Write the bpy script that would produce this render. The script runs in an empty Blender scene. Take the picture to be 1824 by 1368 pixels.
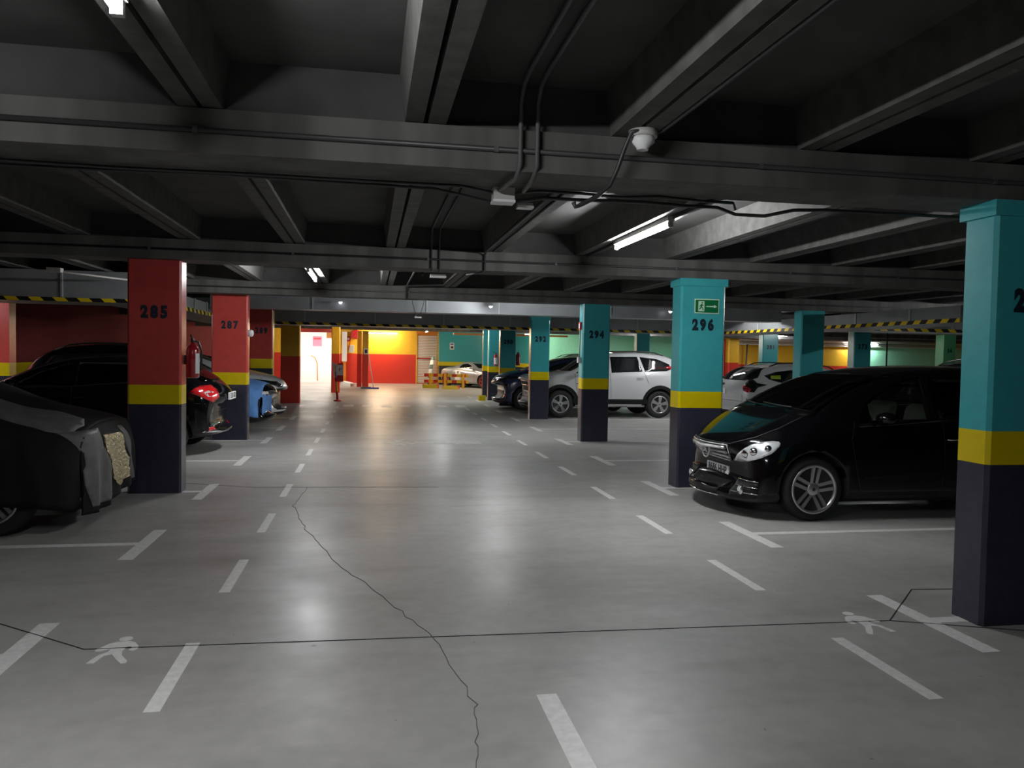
import bpy, bmesh, math, random
import numpy as np
from mathutils import Vector, Matrix, noise
from mathutils.bvhtree import BVHTree
from mathutils.geometry import delaunay_2d_cdt
random.seed(4)
PI = math.pi
SC = bpy.context.scene
COL = SC.collection

# ------------------------------------------------------------------ camera
def cam_rotation(f, roll, vp):
    d = Vector((vp[0]-912, -(vp[1]-684), -f)).normalized()
    p2 = Vector((vp[0]+1000-912, -(vp[1]+1000*roll-684), -f))
    u = p2.cross(d).normalized()
    if u.y < 0: u = -u
    x = d.cross(u)
    return Matrix((x, d, u))
camd = bpy.data.cameras.new('camera')
cam = bpy.data.objects.new('camera', camd); COL.objects.link(cam)
F_PX = 1400.0
camd.sensor_width = 36; camd.lens = F_PX/1824*36
camd.clip_start = 0.05; camd.clip_end = 200
cam.matrix_world = Matrix.Translation((0, 0, 1.57)) @ cam_rotation(F_PX, 0.018, (660, 628)).to_4x4()
SC.camera = cam
# ------------------------------------------------------------------ world, exposure
w = bpy.data.worlds.new('world'); SC.world = w; w.use_nodes = True
w.node_tree.nodes['Background'].inputs[0].default_value = (.6, .7, .8, 1)
w.node_tree.nodes['Background'].inputs[1].default_value = 0.0
SC.view_settings.view_transform = 'Standard'; SC.view_settings.look = 'None'
SC.view_settings.exposure = 0.0; SC.view_settings.gamma = 1
LAMP = 335.0          # radiance of the ordinary tubes

# ------------------------------------------------------------------ materials
def lin(h):
    if isinstance(h, str):
        h = [int(h[i:i+2], 16)/255 for i in (0, 2, 4)]
        return tuple(((c+.055)/1.055)**2.4 if c > .04045 else c/12.92 for c in h)+(1,)
    return tuple(h)+(1,)
def mat(name, col, rough=.5, metal=0, spec=.5, coat=0, emit=None, es=0, nz=0, nscale=8, bump=0, col2=None, streak=False, alpha=1, bdist=.01):
    m = bpy.data.materials.new(name); m.use_nodes = True
    nt = m.node_tree; b = nt.nodes['Principled BSDF']
    b.inputs['Base Color'].default_value = lin(col)
    b.inputs['Roughness'].default_value = rough
    b.inputs['Metallic'].default_value = metal
    b.inputs['Specular IOR Level'].default_value = spec
    b.inputs['Coat Weight'].default_value = coat; b.inputs['Coat Roughness'].default_value = .04
    b.inputs['Alpha'].default_value = alpha
    if emit:
        b.inputs['Emission Color'].default_value = lin(emit); b.inputs['Emission Strength'].default_value = es
    tc = nt.nodes.new('ShaderNodeTexCoord')
    src = tc.outputs['Object']
    if streak:
        mp = nt.nodes.new('ShaderNodeMapping'); mp.inputs['Scale'].default_value = (1, 1, .12)
        nt.links.new(src, mp.inputs[0]); src = mp.outputs[0]
    n = nt.nodes.new('ShaderNodeTexNoise'); n.inputs['Scale'].default_value = nscale; n.inputs['Detail'].default_value = 6
    nt.links.new(src, n.inputs['Vector'])
    if nz or col2:
        r = nt.nodes.new('ShaderNodeValToRGB')
        c1 = lin(col); c2 = lin(col2) if col2 else tuple(c*(1-nz) for c in c1[:3])+(1,)
        r.color_ramp.elements[0].color = c2; r.color_ramp.elements[1].color = c1
        r.color_ramp.elements[0].position = .35; r.color_ramp.elements[1].position = .65
        nt.links.new(n.outputs[0], r.inputs[0]); nt.links.new(r.outputs[0], b.inputs['Base Color'])
    if bump:
        bp = nt.nodes.new('ShaderNodeBump'); bp.inputs['Strength'].default_value = bump; bp.inputs['Distance'].default_value = bdist
        nt.links.new(n.outputs[0], bp.inputs['Height']); nt.links.new(bp.outputs[0], b.inputs['Normal'])
    return m
def glassmat(name, tint, mixf=.25, rough=.02):
    m = bpy.data.materials.new(name); m.use_nodes = True; nt = m.node_tree; nt.nodes.clear()
    o = nt.nodes.new('ShaderNodeOutputMaterial'); mx = nt.nodes.new('ShaderNodeMixShader')
    t = nt.nodes.new('ShaderNodeBsdfTransparent'); g = nt.nodes.new('ShaderNodeBsdfGlossy'); fr = nt.nodes.new('ShaderNodeFresnel')
    t.inputs[0].default_value = lin(tint); g.inputs['Roughness'].default_value = rough; fr.inputs[0].default_value = 1.5
    nt.links.new(fr.outputs[0], mx.inputs[0]); nt.links.new(t.outputs[0], mx.inputs[1]); nt.links.new(g.outputs[0], mx.inputs[2])
    nt.links.new(mx.outputs[0], o.inputs[0]); return m
def stripemat(name, c1, c2, period, ang=45, axis='xz', rough=.5, duty=.5):
    """diagonal or straight stripes in object space"""
    m = bpy.data.materials.new(name); m.use_nodes = True; nt = m.node_tree; b = nt.nodes['Principled BSDF']
    b.inputs['Roughness'].default_value = rough
    tc = nt.nodes.new('ShaderNodeTexCoord'); sp = nt.nodes.new('ShaderNodeSeparateXYZ'); nt.links.new(tc.outputs['Object'], sp.inputs[0])
    def mth(op, a, bb):
        n = nt.nodes.new('ShaderNodeMath'); n.operation = op
        for i, v in enumerate((a, bb)):
            if isinstance(v, (int, float)): n.inputs[i].default_value = v
            elif v is not None: nt.links.new(v, n.inputs[i])
        return n.outputs[0]
    s = None
    t = math.radians(ang)
    u = mth('ADD', sp.outputs[0], sp.outputs[1]) if axis == 'xz' else sp.outputs['XYZ'.index(axis.upper())]
    if axis == 'xz':
        u = mth('ADD', mth('MULTIPLY', u, math.cos(t)), mth('MULTIPLY', sp.outputs[2], math.sin(t)))
    fr = mth('FRACT', mth('DIVIDE', u, period), None)
    k = mth('GREATER_THAN', fr, duty)
    mx = nt.nodes.new('ShaderNodeMix'); mx.data_type = 'RGBA'
    nt.links.new(k, mx.inputs[0]); mx.inputs[6].default_value = lin(c1); mx.inputs[7].default_value = lin(c2)
    nt.links.new(mx.outputs[2], b.inputs['Base Color'])
    return m
def floormat():
    m = bpy.data.materials.new('polished_concrete'); m.use_nodes = True; nt = m.node_tree; b = nt.nodes['Principled BSDF']
    tc = nt.nodes.new('ShaderNodeTexCoord')
    def nz(scale, det, sx=1, sy=1):
        mp = nt.nodes.new('ShaderNodeMapping'); mp.inputs['Scale'].default_value = (sx, sy, 1); nt.links.new(tc.outputs['Object'], mp.inputs[0])
        n = nt.nodes.new('ShaderNodeTexNoise'); n.inputs['Scale'].default_value = scale; n.inputs['Detail'].default_value = det
        nt.links.new(mp.outputs[0], n.inputs['Vector']); return n.outputs[0]
    def ramp(s, p0, c0, p1, c1):
        r = nt.nodes.new('ShaderNodeValToRGB'); r.color_ramp.elements[0].position = p0; r.color_ramp.elements[1].position = p1
        r.color_ramp.elements[0].color = c0; r.color_ramp.elements[1].color = c1; nt.links.new(s, r.inputs[0]); return r.outputs[0]
    base = ramp(nz(.7, 6), .3, (.40, .392, .378, 1), .7, (.52, .508, .49, 1))
    fine = ramp(nz(9, 8), .3, (.86, .86, .86, 1), .7, (1, 1, 1, 1))
    smear = ramp(nz(1.6, 5, .5, 1.8), .32, (.84, .84, .82, 1), .5, (1, 1, 1, 1))
    spots = ramp(nz(13, 2), .22, (.55, .55, .55, 1), .245, (1, 1, 1, 1))
    cur = base
    for o in (fine, smear, spots):
        x = nt.nodes.new('ShaderNodeMix'); x.data_type = 'RGBA'; x.blend_type = 'MULTIPLY'; x.inputs[0].default_value = 1
        nt.links.new(cur, x.inputs[6]); nt.links.new(o, x.inputs[7]); cur = x.outputs[2]
    nt.links.new(cur, b.inputs['Base Color'])
    rr = ramp(nz(1.2, 5), .3, (.30, .30, .30, 1), .7, (.44, .44, .44, 1)); nt.links.new(rr, b.inputs['Roughness'])
    b.inputs['Specular IOR Level'].default_value = .55
    bp = nt.nodes.new('ShaderNodeBump'); bp.inputs['Strength'].default_value = .12; bp.inputs['Distance'].default_value = .01
    nt.links.new(nz(3.5, 4), bp.inputs['Height']); nt.links.new(bp.outputs[0], b.inputs['Normal'])
    return m
M = dict(
    floor=floormat(),
    slab=mat('slab_concrete', (.060, .058, .056), .85, nz=.3, nscale=3, bump=.3),
    rib=mat('rib_concrete', (.085, .083, .078), .85, nz=.35, nscale=9, bump=.3),
    beam=mat('beam_concrete', (.11, .107, .10), .8, nz=.45, nscale=5, bump=.3, streak=True),
    teal=mat('teal_paint', '42a8ad', .24, nz=.06, bump=.08, nscale=14),
    yellow=mat('yellow_paint', 'd8c200', .3, nz=.05, bump=.08, nscale=14),
    navy=mat('charcoal_paint', '343543', .24, nz=.15, bump=.08, nscale=14),
    red=mat('red_paint', 'c04a44', .27, nz=.08, bump=.1, nscale=10),
    amber=mat('amber_paint', 'f2ba30', .4, nz=.06),
    brightred=mat('vermilion_paint', 'd83a2a', .4, nz=.06),
    mint=mat('mint_paint', '8fd8b4', .45, nz=.05),
    green=mat('green_paint', '4f9a6c', .4, nz=.05),
    redshade=mat('matt_shaded_red_wall', '703030', .9, spec=.08, nz=.1),  # darker copy of the red: shade on the left wall put into the colour
    yelshade=mat('matt_shaded_yellow_wall', 'b8a400', .9, spec=.08),  # dimmed band yellow, the same wall shade painted in
    white=mat('white_paint', 'e8e8e4', .5, nz=.05),
    line=mat('line_paint', 'f0efec', .42, nz=.14, nscale=25),
    faded=mat('faded_line_paint', 'd4d4ce', .5, nz=.35, nscale=9),
    joint=mat('joint_dark', (.02, .02, .02), .8),
    crack=mat('crack_dark', (.15, .145, .135), .9),
    duct=mat('galvanised_duct', (.36, .38, .39), .42, metal=.35, nz=.15, nscale=2),
    ductseam=mat('duct_seam', (.5, .52, .53), .4, metal=.4),
    tape=stripemat('hazard_tape', 'e8c814', '101010', .24, 45),
    conduit=mat('dark_conduit', (.035, .035, .035), .45),
    gconduit=mat('grey_conduit', (.075, .075, .075), .5),
    plastic=mat('light_grey_plastic', 'b9b9b4', .45),
    wplastic=mat('white_plastic', 'e6e6e6', .4),
    black=mat('black_plastic', (.012, .012, .012), .45),
    trimblack=mat('satin_black_trim', (.012, .012, .013), .5, spec=.2),
    rubber=mat('tyre_rubber', (.016, .016, .016), .75, nz=.3, nscale=30),
    alloy=mat('alloy_silver', (.55, .55, .56), .3, metal=.85),
    dalloy=mat('dark_alloy', (.06, .06, .06), .5, metal=.5),  # dark grey metal for wheel backing, hub dots and reflector rings
    redalloy=mat('red_alloy', 'b02a2a', .35, metal=.3),
    chrome=mat('chrome', (.82, .82, .84), .09, metal=1),
    blackpaint=mat('black_car_paint', (.003, .003, .004), .14, spec=.1, coat=.55),
    whitepaint=mat('white_car_paint', (.56, .57, .58), .3, coat=1),
    bluepaint=mat('dark_blue_car_paint', (.02, .03, .08), .2, coat=1),
    silverpaint=mat('silver_car_paint', (.42, .42, .43), .3, metal=.5, coat=1),
    beigepaint=mat('pale_car_paint', (.30, .31, .27), .3, coat=1),
    dglass=mat('dark_tinted_glass', (.008, .009, .010), .05, coat=1),
    glass=glassmat('window_glass', (.86, .9, .87)),
    dimglass=glassmat('tinted_window_glass', (.28, .31, .30)),
    lens=mat('headlight_lens', (.80, .82, .84), .22, metal=.35, coat=1),
    satin=mat('satin_silver', (.78, .78, .80), .28, metal=.75),
    redlens=mat('tail_light_red', (.55, .012, .015), .12, coat=1),
    clearlens=mat('clear_lens', (.75, .75, .75), .12, metal=.3, coat=1),
    amberlens=mat('amber_lens', (.8, .25, .03), .15, coat=1),
    plate=mat('plate_white', 'f4f6f8', .4),
    ink=mat('black_ink', (.01, .01, .012), .5),
    pillarink=mat('number_ink', (.006, .018, .030), .5),
    seat=mat('grey_beige_upholstery', (.72, .73, .66), .85, nz=.08),
    dseat=mat('dark_upholstery', (.03, .03, .03), .85),
    coverdark=mat('dark_cover_fabric', (.009, .0085, .0085), .75, spec=.2, nz=.3, nscale=6, bump=.3),
    covergrey=mat('grey_cover_fabric', (.13, .127, .13), .5, nz=.35, nscale=7, bump=.5),
    foil=mat('crumpled_gold_foil', (.72, .62, .40), .22, metal=.9, nscale=34, bump=1.0, bdist=.035),
    bluecloth=mat('blue_cloth', '5b8fd0', .8, nz=.15, bump=.3),
    extred=mat('extinguisher_red', (.35, .012, .02), .22, coat=1),
    signgreen=mat('sign_green', '0f6b3c', .35),
    signglow=mat('sign_pale_green', 'bfe2c4', .45),
    signred=mat('sign_red', 'c0202a', .4),
    pink=mat('sign_pink', 'e07a9a', .5),
    orange=mat('orange_pipe', 'd9822e', .45),
    hi=mat('lime_label', '9ab830', .5),
    wood=mat('pale_handle', 'd8d2c8', .5),
    blueplastic=mat('blue_plastic', '3a48a8', .5),
    greyplastic=mat('grey_green_plastic', '5a6d6a', .5),
)
def emitter(name, col, s):
    return mat(name, (.8, .8, .8), .5, emit=col, es=s)
M['tube'] = emitter('tube_cool', (.97, .985, 1), LAMP)
M['tubewarm'] = emitter('tube_warm', (1, .80, .55), LAMP*1.0)
M['tubehot'] = emitter('tube_exit', (1, .93, .82), LAMP*1.6)
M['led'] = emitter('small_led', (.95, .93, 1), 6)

# ------------------------------------------------------------------ helpers
def link(o, parent=None):
    COL.objects.link(o)
    if parent is not None: o.parent = parent
    return o
def tag(o, label=None, cat=None, group=None, kind=None):
    if label: o['label'] = label
    if cat: o['category'] = cat
    if group: o['group'] = group
    if kind: o['kind'] = kind
    return o
def thing(name, label, cat, loc=(0, 0, 0), rz=0, group=None):
    o = bpy.data.objects.new(name, None); o.location = loc; o.rotation_euler = (0, 0, rz); o.empty_display_size = .1
    link(o); return tag(o, label, cat, group)
class MB:
    def __init__(s): s.v = []; s.f = []; s.m = []; s.sm = []; s.mats = []; s.cur = 0; s.smooth = False
    def mat(s, m):
        if m not in s.mats: s.mats.append(m)
        s.cur = s.mats.index(m); return s
    def add(s, vs, fs, smooth=None):
        b = len(s.v); s.v += [tuple(v) for v in vs]
        for f in fs: s.f.append(tuple(b+i for i in f)); s.m.append(s.cur); s.sm.append(s.smooth if smooth is None else smooth)
        return s
    def box(s, x0, x1, y0, y1, z0, z1, ch=0):
        if ch:   # vertical edges chamfered
            o = [(x0+ch, y0), (x1-ch, y0), (x1, y0+ch), (x1, y1-ch), (x1-ch, y1), (x0+ch, y1), (x0, y1-ch), (x0, y0+ch)]
            return s.prism([(p[0], p[1]) for p in o], z0, z1)
        v = [(x, y, z) for z in (z0, z1) for y in (y0, y1) for x in (x0, x1)]
        return s.add(v, [(0, 2, 3, 1), (4, 5, 7, 6), (0, 1, 5, 4), (2, 6, 7, 3), (0, 4, 6, 2), (1, 3, 7, 5)])
    def prism(s, poly, z0, z1):
        """polygon in xy (counter-clockwise) extruded in z"""
        n = len(poly)
        v = [(p[0], p[1], z0) for p in poly]+[(p[0], p[1], z1) for p in poly]
        return s.add(v, [tuple(range(n))[::-1], tuple(range(n, 2*n))]+[(i, (i+1) % n, n+(i+1) % n, n+i) for i in range(n)])
    def prism_y(s, poly, y0, y1):
        n = len(poly)
        v = [(p[0], y0, p[1]) for p in poly]+[(p[0], y1, p[1]) for p in poly]
        return s.add(v, [tuple(range(n)), tuple(range(n, 2*n))[::-1]]+[(i, n+i, n+(i+1) % n, (i+1) % n) for i in range(n)])
    def prism_x(s, poly, x0, x1):
        n = len(poly)
        v = [(x0, p[0], p[1]) for p in poly]+[(x1, p[0], p[1]) for p in poly]
        return s.add(v, [tuple(range(n))[::-1], tuple(range(n, 2*n))]+[(i, (i+1) % n, n+(i+1) % n, n+i) for i in range(n)])
    def tube(s, pts, r, seg=8, cap=True):
        pts = [Vector(p) for p in pts]; n = len(pts); vs = []; rr = r if isinstance(r, (list, tuple)) else [r]*n
        up = None
        for i, p in enumerate(pts):
            t = (pts[min(i+1, n-1)]-pts[max(i-1, 0)]).normalized()
            if up is None:
                up = Vector((0, 0, 1)) if abs(t.z) < .9 else Vector((1, 0, 0))
            a = t.cross(up).normalized(); b = a.cross(t).normalized(); up = b
            for k in range(seg):
                an = 2*PI*k/seg; vs.append(p+a*math.cos(an)*rr[i]+b*math.sin(an)*rr[i])
        fs = [(i*seg+k, i*seg+(k+1) % seg, (i+1)*seg+(k+1) % seg, (i+1)*seg+k) for i in range(n-1) for k in range(seg)]
        if cap: fs += [tuple(range(seg))[::-1], tuple(range((n-1)*seg, n*seg))]
        b0 = len(s.f); s.add(vs, fs, True)
        if cap: s.sm[-1] = s.sm[-2] = False
        return s
    def lathe(s, prof, c=(0, 0, 0), axis='z', seg=24, smooth=True):
        """prof: list of (h, r)"""
        vs = []
        for h, r in prof:
            for k in range(seg):
                a = 2*PI*k/seg; ca, sa = r*math.cos(a), r*math.sin(a)
                vs.append((c[0]+ca, c[1]+sa, c[2]+h) if axis == 'z' else (c[0]+ca, c[1]+h, c[2]+sa) if axis == 'y' else (c[0]+h, c[1]+ca, c[2]+sa))
        n = len(prof); fl = axis == 'y'
        fs = []
        for i in range(n-1):
            for k in range(seg):
                q = (i*seg+k, i*seg+(k+1) % seg, (i+1)*seg+(k+1) % seg, (i+1)*seg+k); fs.append(q[::-1] if fl else q)
        fs += [tuple(range(seg)) if fl else tuple(range(seg))[::-1], tuple(range((n-1)*seg, n*seg))[::-1] if fl else tuple(range((n-1)*seg, n*seg))]
        s.add(vs, fs, smooth); s.sm[-1] = s.sm[-2] = False
        return s
    def build(s, name, m=None, parent=None, loc=None):
        me = bpy.data.meshes.new(name)
        off = Vector(loc) if loc else Vector((0, 0, 0))
        me.from_pydata([tuple(Vector(v)-off) for v in s.v], [], s.f)
        ms = s.mats if s.mats else [m]
        for x in ms: me.materials.append(x)
        me.polygons.foreach_set('material_index', s.m if s.mats else [0]*len(s.f))
        me.polygons.foreach_set('use_smooth', s.sm)
        me.validate(); me.update()
        o = bpy.data.objects.new(name, me); o.location = off
        return link(o, parent)
def B(*a, **k): return MB().box(*a, **k)
def bake(o):
    dg = bpy.context.evaluated_depsgraph_get(); dg.update()
    me = bpy.data.meshes.new_from_object(o.evaluated_get(dg)); old = o.data
    o.modifiers.clear(); o.data = me
    return o
def text_mesh(name, s, size, m, parent, M4, bold=.0, depth=.004, spacing=1.0, sx=1.0):
    cu = bpy.data.curves.new(name, 'FONT'); cu.body = s; cu.size = size; cu.offset = bold; cu.extrude = depth/2
    cu.align_x = 'CENTER'; cu.align_y = 'CENTER'; cu.space_character = spacing; cu.resolution_u = 3
    o = bpy.data.objects.new(name+'_t', cu); COL.objects.link(o)
    dg = bpy.context.evaluated_depsgraph_get(); dg.update()
    me = bpy.data.meshes.new_from_object(o.evaluated_get(dg))
    bpy.data.objects.remove(o); bpy.data.curves.remove(cu)
    me.transform(M4 @ Matrix.Diagonal((sx, 1, 1, 1))); me.materials.clear(); me.materials.append(m)
    q = bpy.data.objects.new(name, me); return link(q, parent)
def face_m(loc, facing='-y'):
    """matrix that puts text (xy plane) on a wall face"""
    rz = {'-y': 0, '+x': PI/2, '-x': -PI/2, '+y': PI}[facing]
    return Matrix.Translation(loc) @ Matrix.Rotation(rz, 4, 'Z') @ Matrix.Rotation(PI/2, 4, 'X')

# ------------------------------------------------------------------ structure: floor, ceiling, walls
XL, XR, Y0, Y1 = -13.5, 31, -7, 41
floor = tag(B(XL-1, XR+1, Y0-1, 47, -.1, 0).build('floor', M['floor']), kind='structure')
ceil = tag(B(XL-1, XR+1, Y0-1, 47, 2.99, 3.15).build('ceiling', M['slab']), kind='structure')
BEAMS = [-5.8, -.85, 4.08, 8.95, 13.95, 18.9, 23.9, 28.8, 33.7]
for y in BEAMS:
    b = MB().mat(M['beam']).box(XL, XR, y, y+.40, 2.53, 2.745)
    b.mat(M['slab']).box(XL, XR, y+.03, y+.37, 2.745, 3.0)
    b.build('ceiling_beam', None, ceil)
for k in range(-12, 28):
    xc = .265+1.095*k
    if not XL < xc < XR: continue
    b = MB()
    for s in (-1, 1):
        x0, x1 = sorted((xc+s*.012, xc+s*.105)); t0, t1 = sorted((xc+s*.012, xc+s*.135))
        b.prism_y([(x0, 2.75), (x1, 2.75), (t1, 3.0), (t0, 3.0)], Y0, Y1)
    b.build('ceiling_rib', M['rib'], ceil)

def banded(b, x0, x1, y0, y1, scheme, ztop=2.5, ch=.02):
    for z0, z1, m in scheme:
        b.mat(M[m]).box(x0, x1, y0, y1, z0, min(z1, ztop), ch) if ch else b.mat(M[m]).box(x0, x1, y0, y1, z0, min(z1, ztop))
TEAL = [(0, .97, 'navy'), (.97, 1.17, 'yellow'), (1.17, 3, 'teal')]
REDS = [(0, .97, 'navy'), (.97, 1.18, 'yellow'), (1.18, 3, 'red')]
YELR = [(0, 1.5, 'brightred'), (1.5, 3, 'amber')]
def wall(name, x0, x1, y0, y1, scheme):
    b = MB(); banded(b, x0, x1, y0, y1, scheme, 3.0, 0)
    return tag(b.build(name), kind='structure')
wall('wall_front', XL-.2, XR+.2, Y0-.2, Y0, [(0, 3, 'navy')])
wall('wall_left', -7.25, -7.0, 17.3, Y1, [(0, .98, 'navy'), (.98, 1.24, 'yelshade'), (1.24, 3, 'redshade')])
wall('wall_left_return', XL, -7.0, 17.0, 17.3, [(0, .98, 'navy'), (.98, 1.24, 'yellow'), (1.24, 3, 'red')])
wall('wall_left_outer', XL-.2, XL, Y0, 17.3, [(0, 3, 'red')])
wall('wall_right', XR, XR+.2, Y0, 36, [(0, 1.3, 'brightred'), (1.3, 3, 'amber')])
wall('wall_back', -1.92, 2.33, Y1, Y1+.2, YELR)
wall('wall_back_left', -7.25, -3.55, Y1, Y1+.2, YELR)
wall('wall_back_lintel', -3.55, -1.92, Y1-.01, Y1+.19, [(2.55, 3, 'brightred')])
wall('wall_back_return', 3.46, 3.7, 40.2, Y1+.2, TEAL)
wall('wall_back_teal', 3.70, 7.4, 40.2, 40.4, TEAL)
wall('wall_back_step', 7.4, 7.6, 36, 40.4, TEAL)
wall('wall_back_mint', 7.6, 15.3, 36, 36.2, [(0, 3, 'mint')])
wall('wall_back_yellow', 15.3, 24.9, 36, 36.2, [(0, 1.32, 'brightred'), (1.32, 3, 'amber')])
wall('wall_back_green', 24.9, XR, 36, 36.2, [(0, 3, 'mint')])
# exit lobby beyond the back wall
wall('wall_lobby_left', -4.9, -4.7, Y1+.2, 45.5, [(0, 3, 'white')])
wall('wall_lobby_right', -1.3, -1.1, Y1+.2, 45.5, [(0, 3, 'white')])
wall('wall_lobby_back', -4.9, -1.1, 45.5, 45.7, [(0, 3, 'white')])

# ------------------------------------------------------------------ paint on the floor
def ground(name, poly, m, z=.002):
    n = len(poly)
    b = MB(); b.prism(poly, .0002, z); return b.build(name, m, floor)
def rect(cx, cy, wx, wy): return [(cx-wx/2, cy-wy/2), (cx+wx/2, cy-wy/2), (cx+wx/2, cy+wy/2), (cx-wx/2, cy+wy/2)]
for i, y in enumerate((1.9, 4.3, 6.69, 9.11, 11.63, 14.28, 16.55, 19.1, 21.6)):
    b = MB().prism(rect(-1.775, y, .105, 1.0), .0002, .002)
    if y < 20: b.prism([(-6.6, y-.045), (-1.82, y-.045), (-1.82, y+.045), (-6.6, y+.045)], .0002, .0019)
    b.build('bay_line', M['line'], floor)
for i, (y, x) in enumerate(((1.8, 3.33), (4.2, 3.35), (6.53, 3.37), (8.96, 3.44), (11.4, 3.47), (13.97, 3.5), (16.4, 3.5), (18.9, 3.5), (21.4, 3.52), (23.9, 3.55), (26.4, 3.6), (28.8, 3.6))):
    b = MB().prism(rect(x, y, .11, 1.02), .0002, .002)
    x1 = 3.62 if abs(y-4.2) < .01 else 8.4
    b.prism([(x+.05, y-.045), (x1, y-.045), (x1, y+.045), (x+.05, y+.045)], .0002, .0019)
    b.build('bay_line', M['line'], floor)
for k in range(-1, 12):
    ground('lane_dash', rect(-.915, 3.97+1.7*k+(.02*k), .07, .82), M['line'])
    ground('lane_dash', rect(2.62+.012*k, 3.6+1.7*k, .075, .80), M['line'])
ground('lane_dash', rect(.82, 3.08, .095, .84), M['line'])
for k in range(7): ground('crossing_dash', rect(-.62+.55*k, 23.5, .30, 1.0), M['line'])
ground('direction_arrow', [(.22, 13.85), (.62, 13.25), (.62, 13.65), (1.95, 13.65), (1.95, 14.05), (.62, 14.05), (.62, 14.45)], M['faded'])
ground('direction_arrow', [(1.05, 19.6), (1.2, 20.6), (1.32, 22.6), (1.17, 22.6), (.98, 20.4), (.8, 20.4)], M['faded'])
FIG = [(-0.034, 0.121), (0.022, 0.12), (0.052, 0.1), (0.082, 0.045), (0.09, 0.006), (0.077, -0.021), (0.056, -0.02), (0.047, -0.006), (0.057, 0.03), (0.039, 0.046), (0.025, 0.035), (0.022, -0.025), (0.036, -0.08), (0.083, -0.158), (0.086, -0.19), (0.066, -0.197), (0.025, -0.135), (-0.018, -0.058), (-0.052, -0.076), (-0.061, -0.127), (-0.07, -0.172), (-0.103, -0.170), (-0.096, -0.13), (-0.081, -0.064), (-0.047, -0.024), (-0.045, 0.024), (-0.08, -0.008), (-0.11, -0.011), (-0.121, 0.009), (-0.11, 0.029), (-0.075, 0.098)]
def figure(cx, cy, sgn):
    b = MB(); p = [(cx+sgn*x, cy+y) for x, y in FIG]
    if sgn > 0: p = p[::-1]
    b.prism(p, .0002, .002)
    b.prism([(cx+sgn*-.012+.034*math.cos(a), cy+.162+.034*math.sin(a)) for a in [2*PI*k/14 for k in range(14)]], .0002, .002)
    b.build('walking_figure', M['line'], floor)
figure(-1.27, 4.33, 1); figure(2.93, 4.22, -1)
def floorline(name, pts, wd, m):
    b = MB()
    for (ax, ay), (bx, by) in zip(pts, pts[1:]):
        d = Vector((bx-ax, by-ay)); n = Vector((-d.y, d.x)).normalized()*wd/2
        b.prism([(ax-n.x, ay-n.y), (bx-n.x, by-n.y), (bx+n.x, by+n.y), (ax+n.x, ay+n.y)], .0002, .0026)
    b.build(name, m, floor)
floorline('expansion_joint', [(-2.2, 4.95), (-1.45, 4.36), (3.12, 4.23), (3.7, 4.8), (4.3, 4.75)], .007, M['joint'])
floorline('expansion_joint', [(3.12, 4.23), (4.2, 3.82)], .008, M['joint'])
def wig(pts, amp, n, seed):
    r = random.Random(seed); out = []
    for (ax, ay), (bx, by) in zip(pts, pts[1:]):
        for i in range(n):
            t = i/n; out.append((ax+(bx-ax)*t+r.uniform(-amp, amp), ay+(by-ay)*t+r.uniform(-amp, amp)))
    return out+[pts[-1]]
floorline('floor_crack', wig([(.36, 2.75), (.42, 2.95), (.48, 3.45), (.36, 4.27), (.12, 5.0), (-.22, 5.9), (-.55, 7.1), (-.75, 8.2), (-.7, 9.3)], .015, 9, 3), .004, M['crack'])
floorline('floor_crack', wig([(-2.3, 9.75), (-1.3, 9.35), (-.5, 9.3), (.8, 9.2)], .012, 6, 5), .006, M['crack'])

# ------------------------------------------------------------------ pillars
def pillar(x0, x1, y0, dp, scheme, label, num=None, ztop=2.53, nx=None, nz=1.97, cap=None):
    cx = (x0+x1)/2
    t = thing('pillar', label, 'pillar', (cx, y0+dp/2, 0)); t['kind'] = 'thing'; t['group'] = 'painted pillars of the car park'
    b = MB(); hx = (x1-x0)/2; hy = dp/2
    banded(b, -hx, hx, -hy, hy, scheme, ztop, .022)
    if cap: b.mat(M[cap]).box(-hx-.02, hx+.02, -hy-.015, hy+.015, ztop-.09, ztop)
    b.build('pillar_body', None, t)
    if num:
        text_mesh('painted_number', num, .175, M['pillarink'], t, face_m((nx if nx is not None else 0, -hy-.001, nz)), bold=.011, spacing=1.42, depth=.003, sx=.80)
    return t
pillar(3.60, 4.15, 4.06, .26, TEAL, 'largest teal pillar, cut by the picture edge, beside the empty near bay', '298', cap='teal', nz=1.94, nx=-.0)
pillar(3.66, 4.23, 8.95, .29, TEAL, 'teal pillar numbered 296 with a green exit sign', '296', cap='teal')
pillar(3.82, 4.34, 13.95, .27, TEAL, 'teal pillar numbered 294 in front of the white suv door', '294')
pillar(3.87, 4.34, 18.9, .27, TEAL, 'teal pillar numbered 292 before the white suv bonnet', '292', cap='teal')
pillar(3.93, 4.42, 23.9, .27, TEAL, 'shaded teal pillar with faint number 290 beside dark blue car', '290')
pillar(3.99, 4.5, 26.7, .27, TEAL, 'teal pillar carrying a red extinguisher, in front of the silver roadster')
pillar(-2.57, -2.02, 9.03, .26, REDS, 'shaded red pillar numbered 285 beside the covered car', '285', nz=1.96)
pillar(-2.71, -2.11, 14.3, .27, REDS, 'bright red pillar numbered 287 with yellow and charcoal base', '287', nz=2.0)
pillar(-2.76, -2.24, 19.0, .27, [(0, 1.16, 'navy'), (1.16, 1.38, 'yellow'), (1.38, 3, 'red')], 'red pillar numbered 289 behind the white hatchback', '289', nz=2.03)
B(.26, .263, -.11, .11, 0, 2.5).build('yellow_side_face', M['yellow'], bpy.data.objects['pillar.008'])
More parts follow.
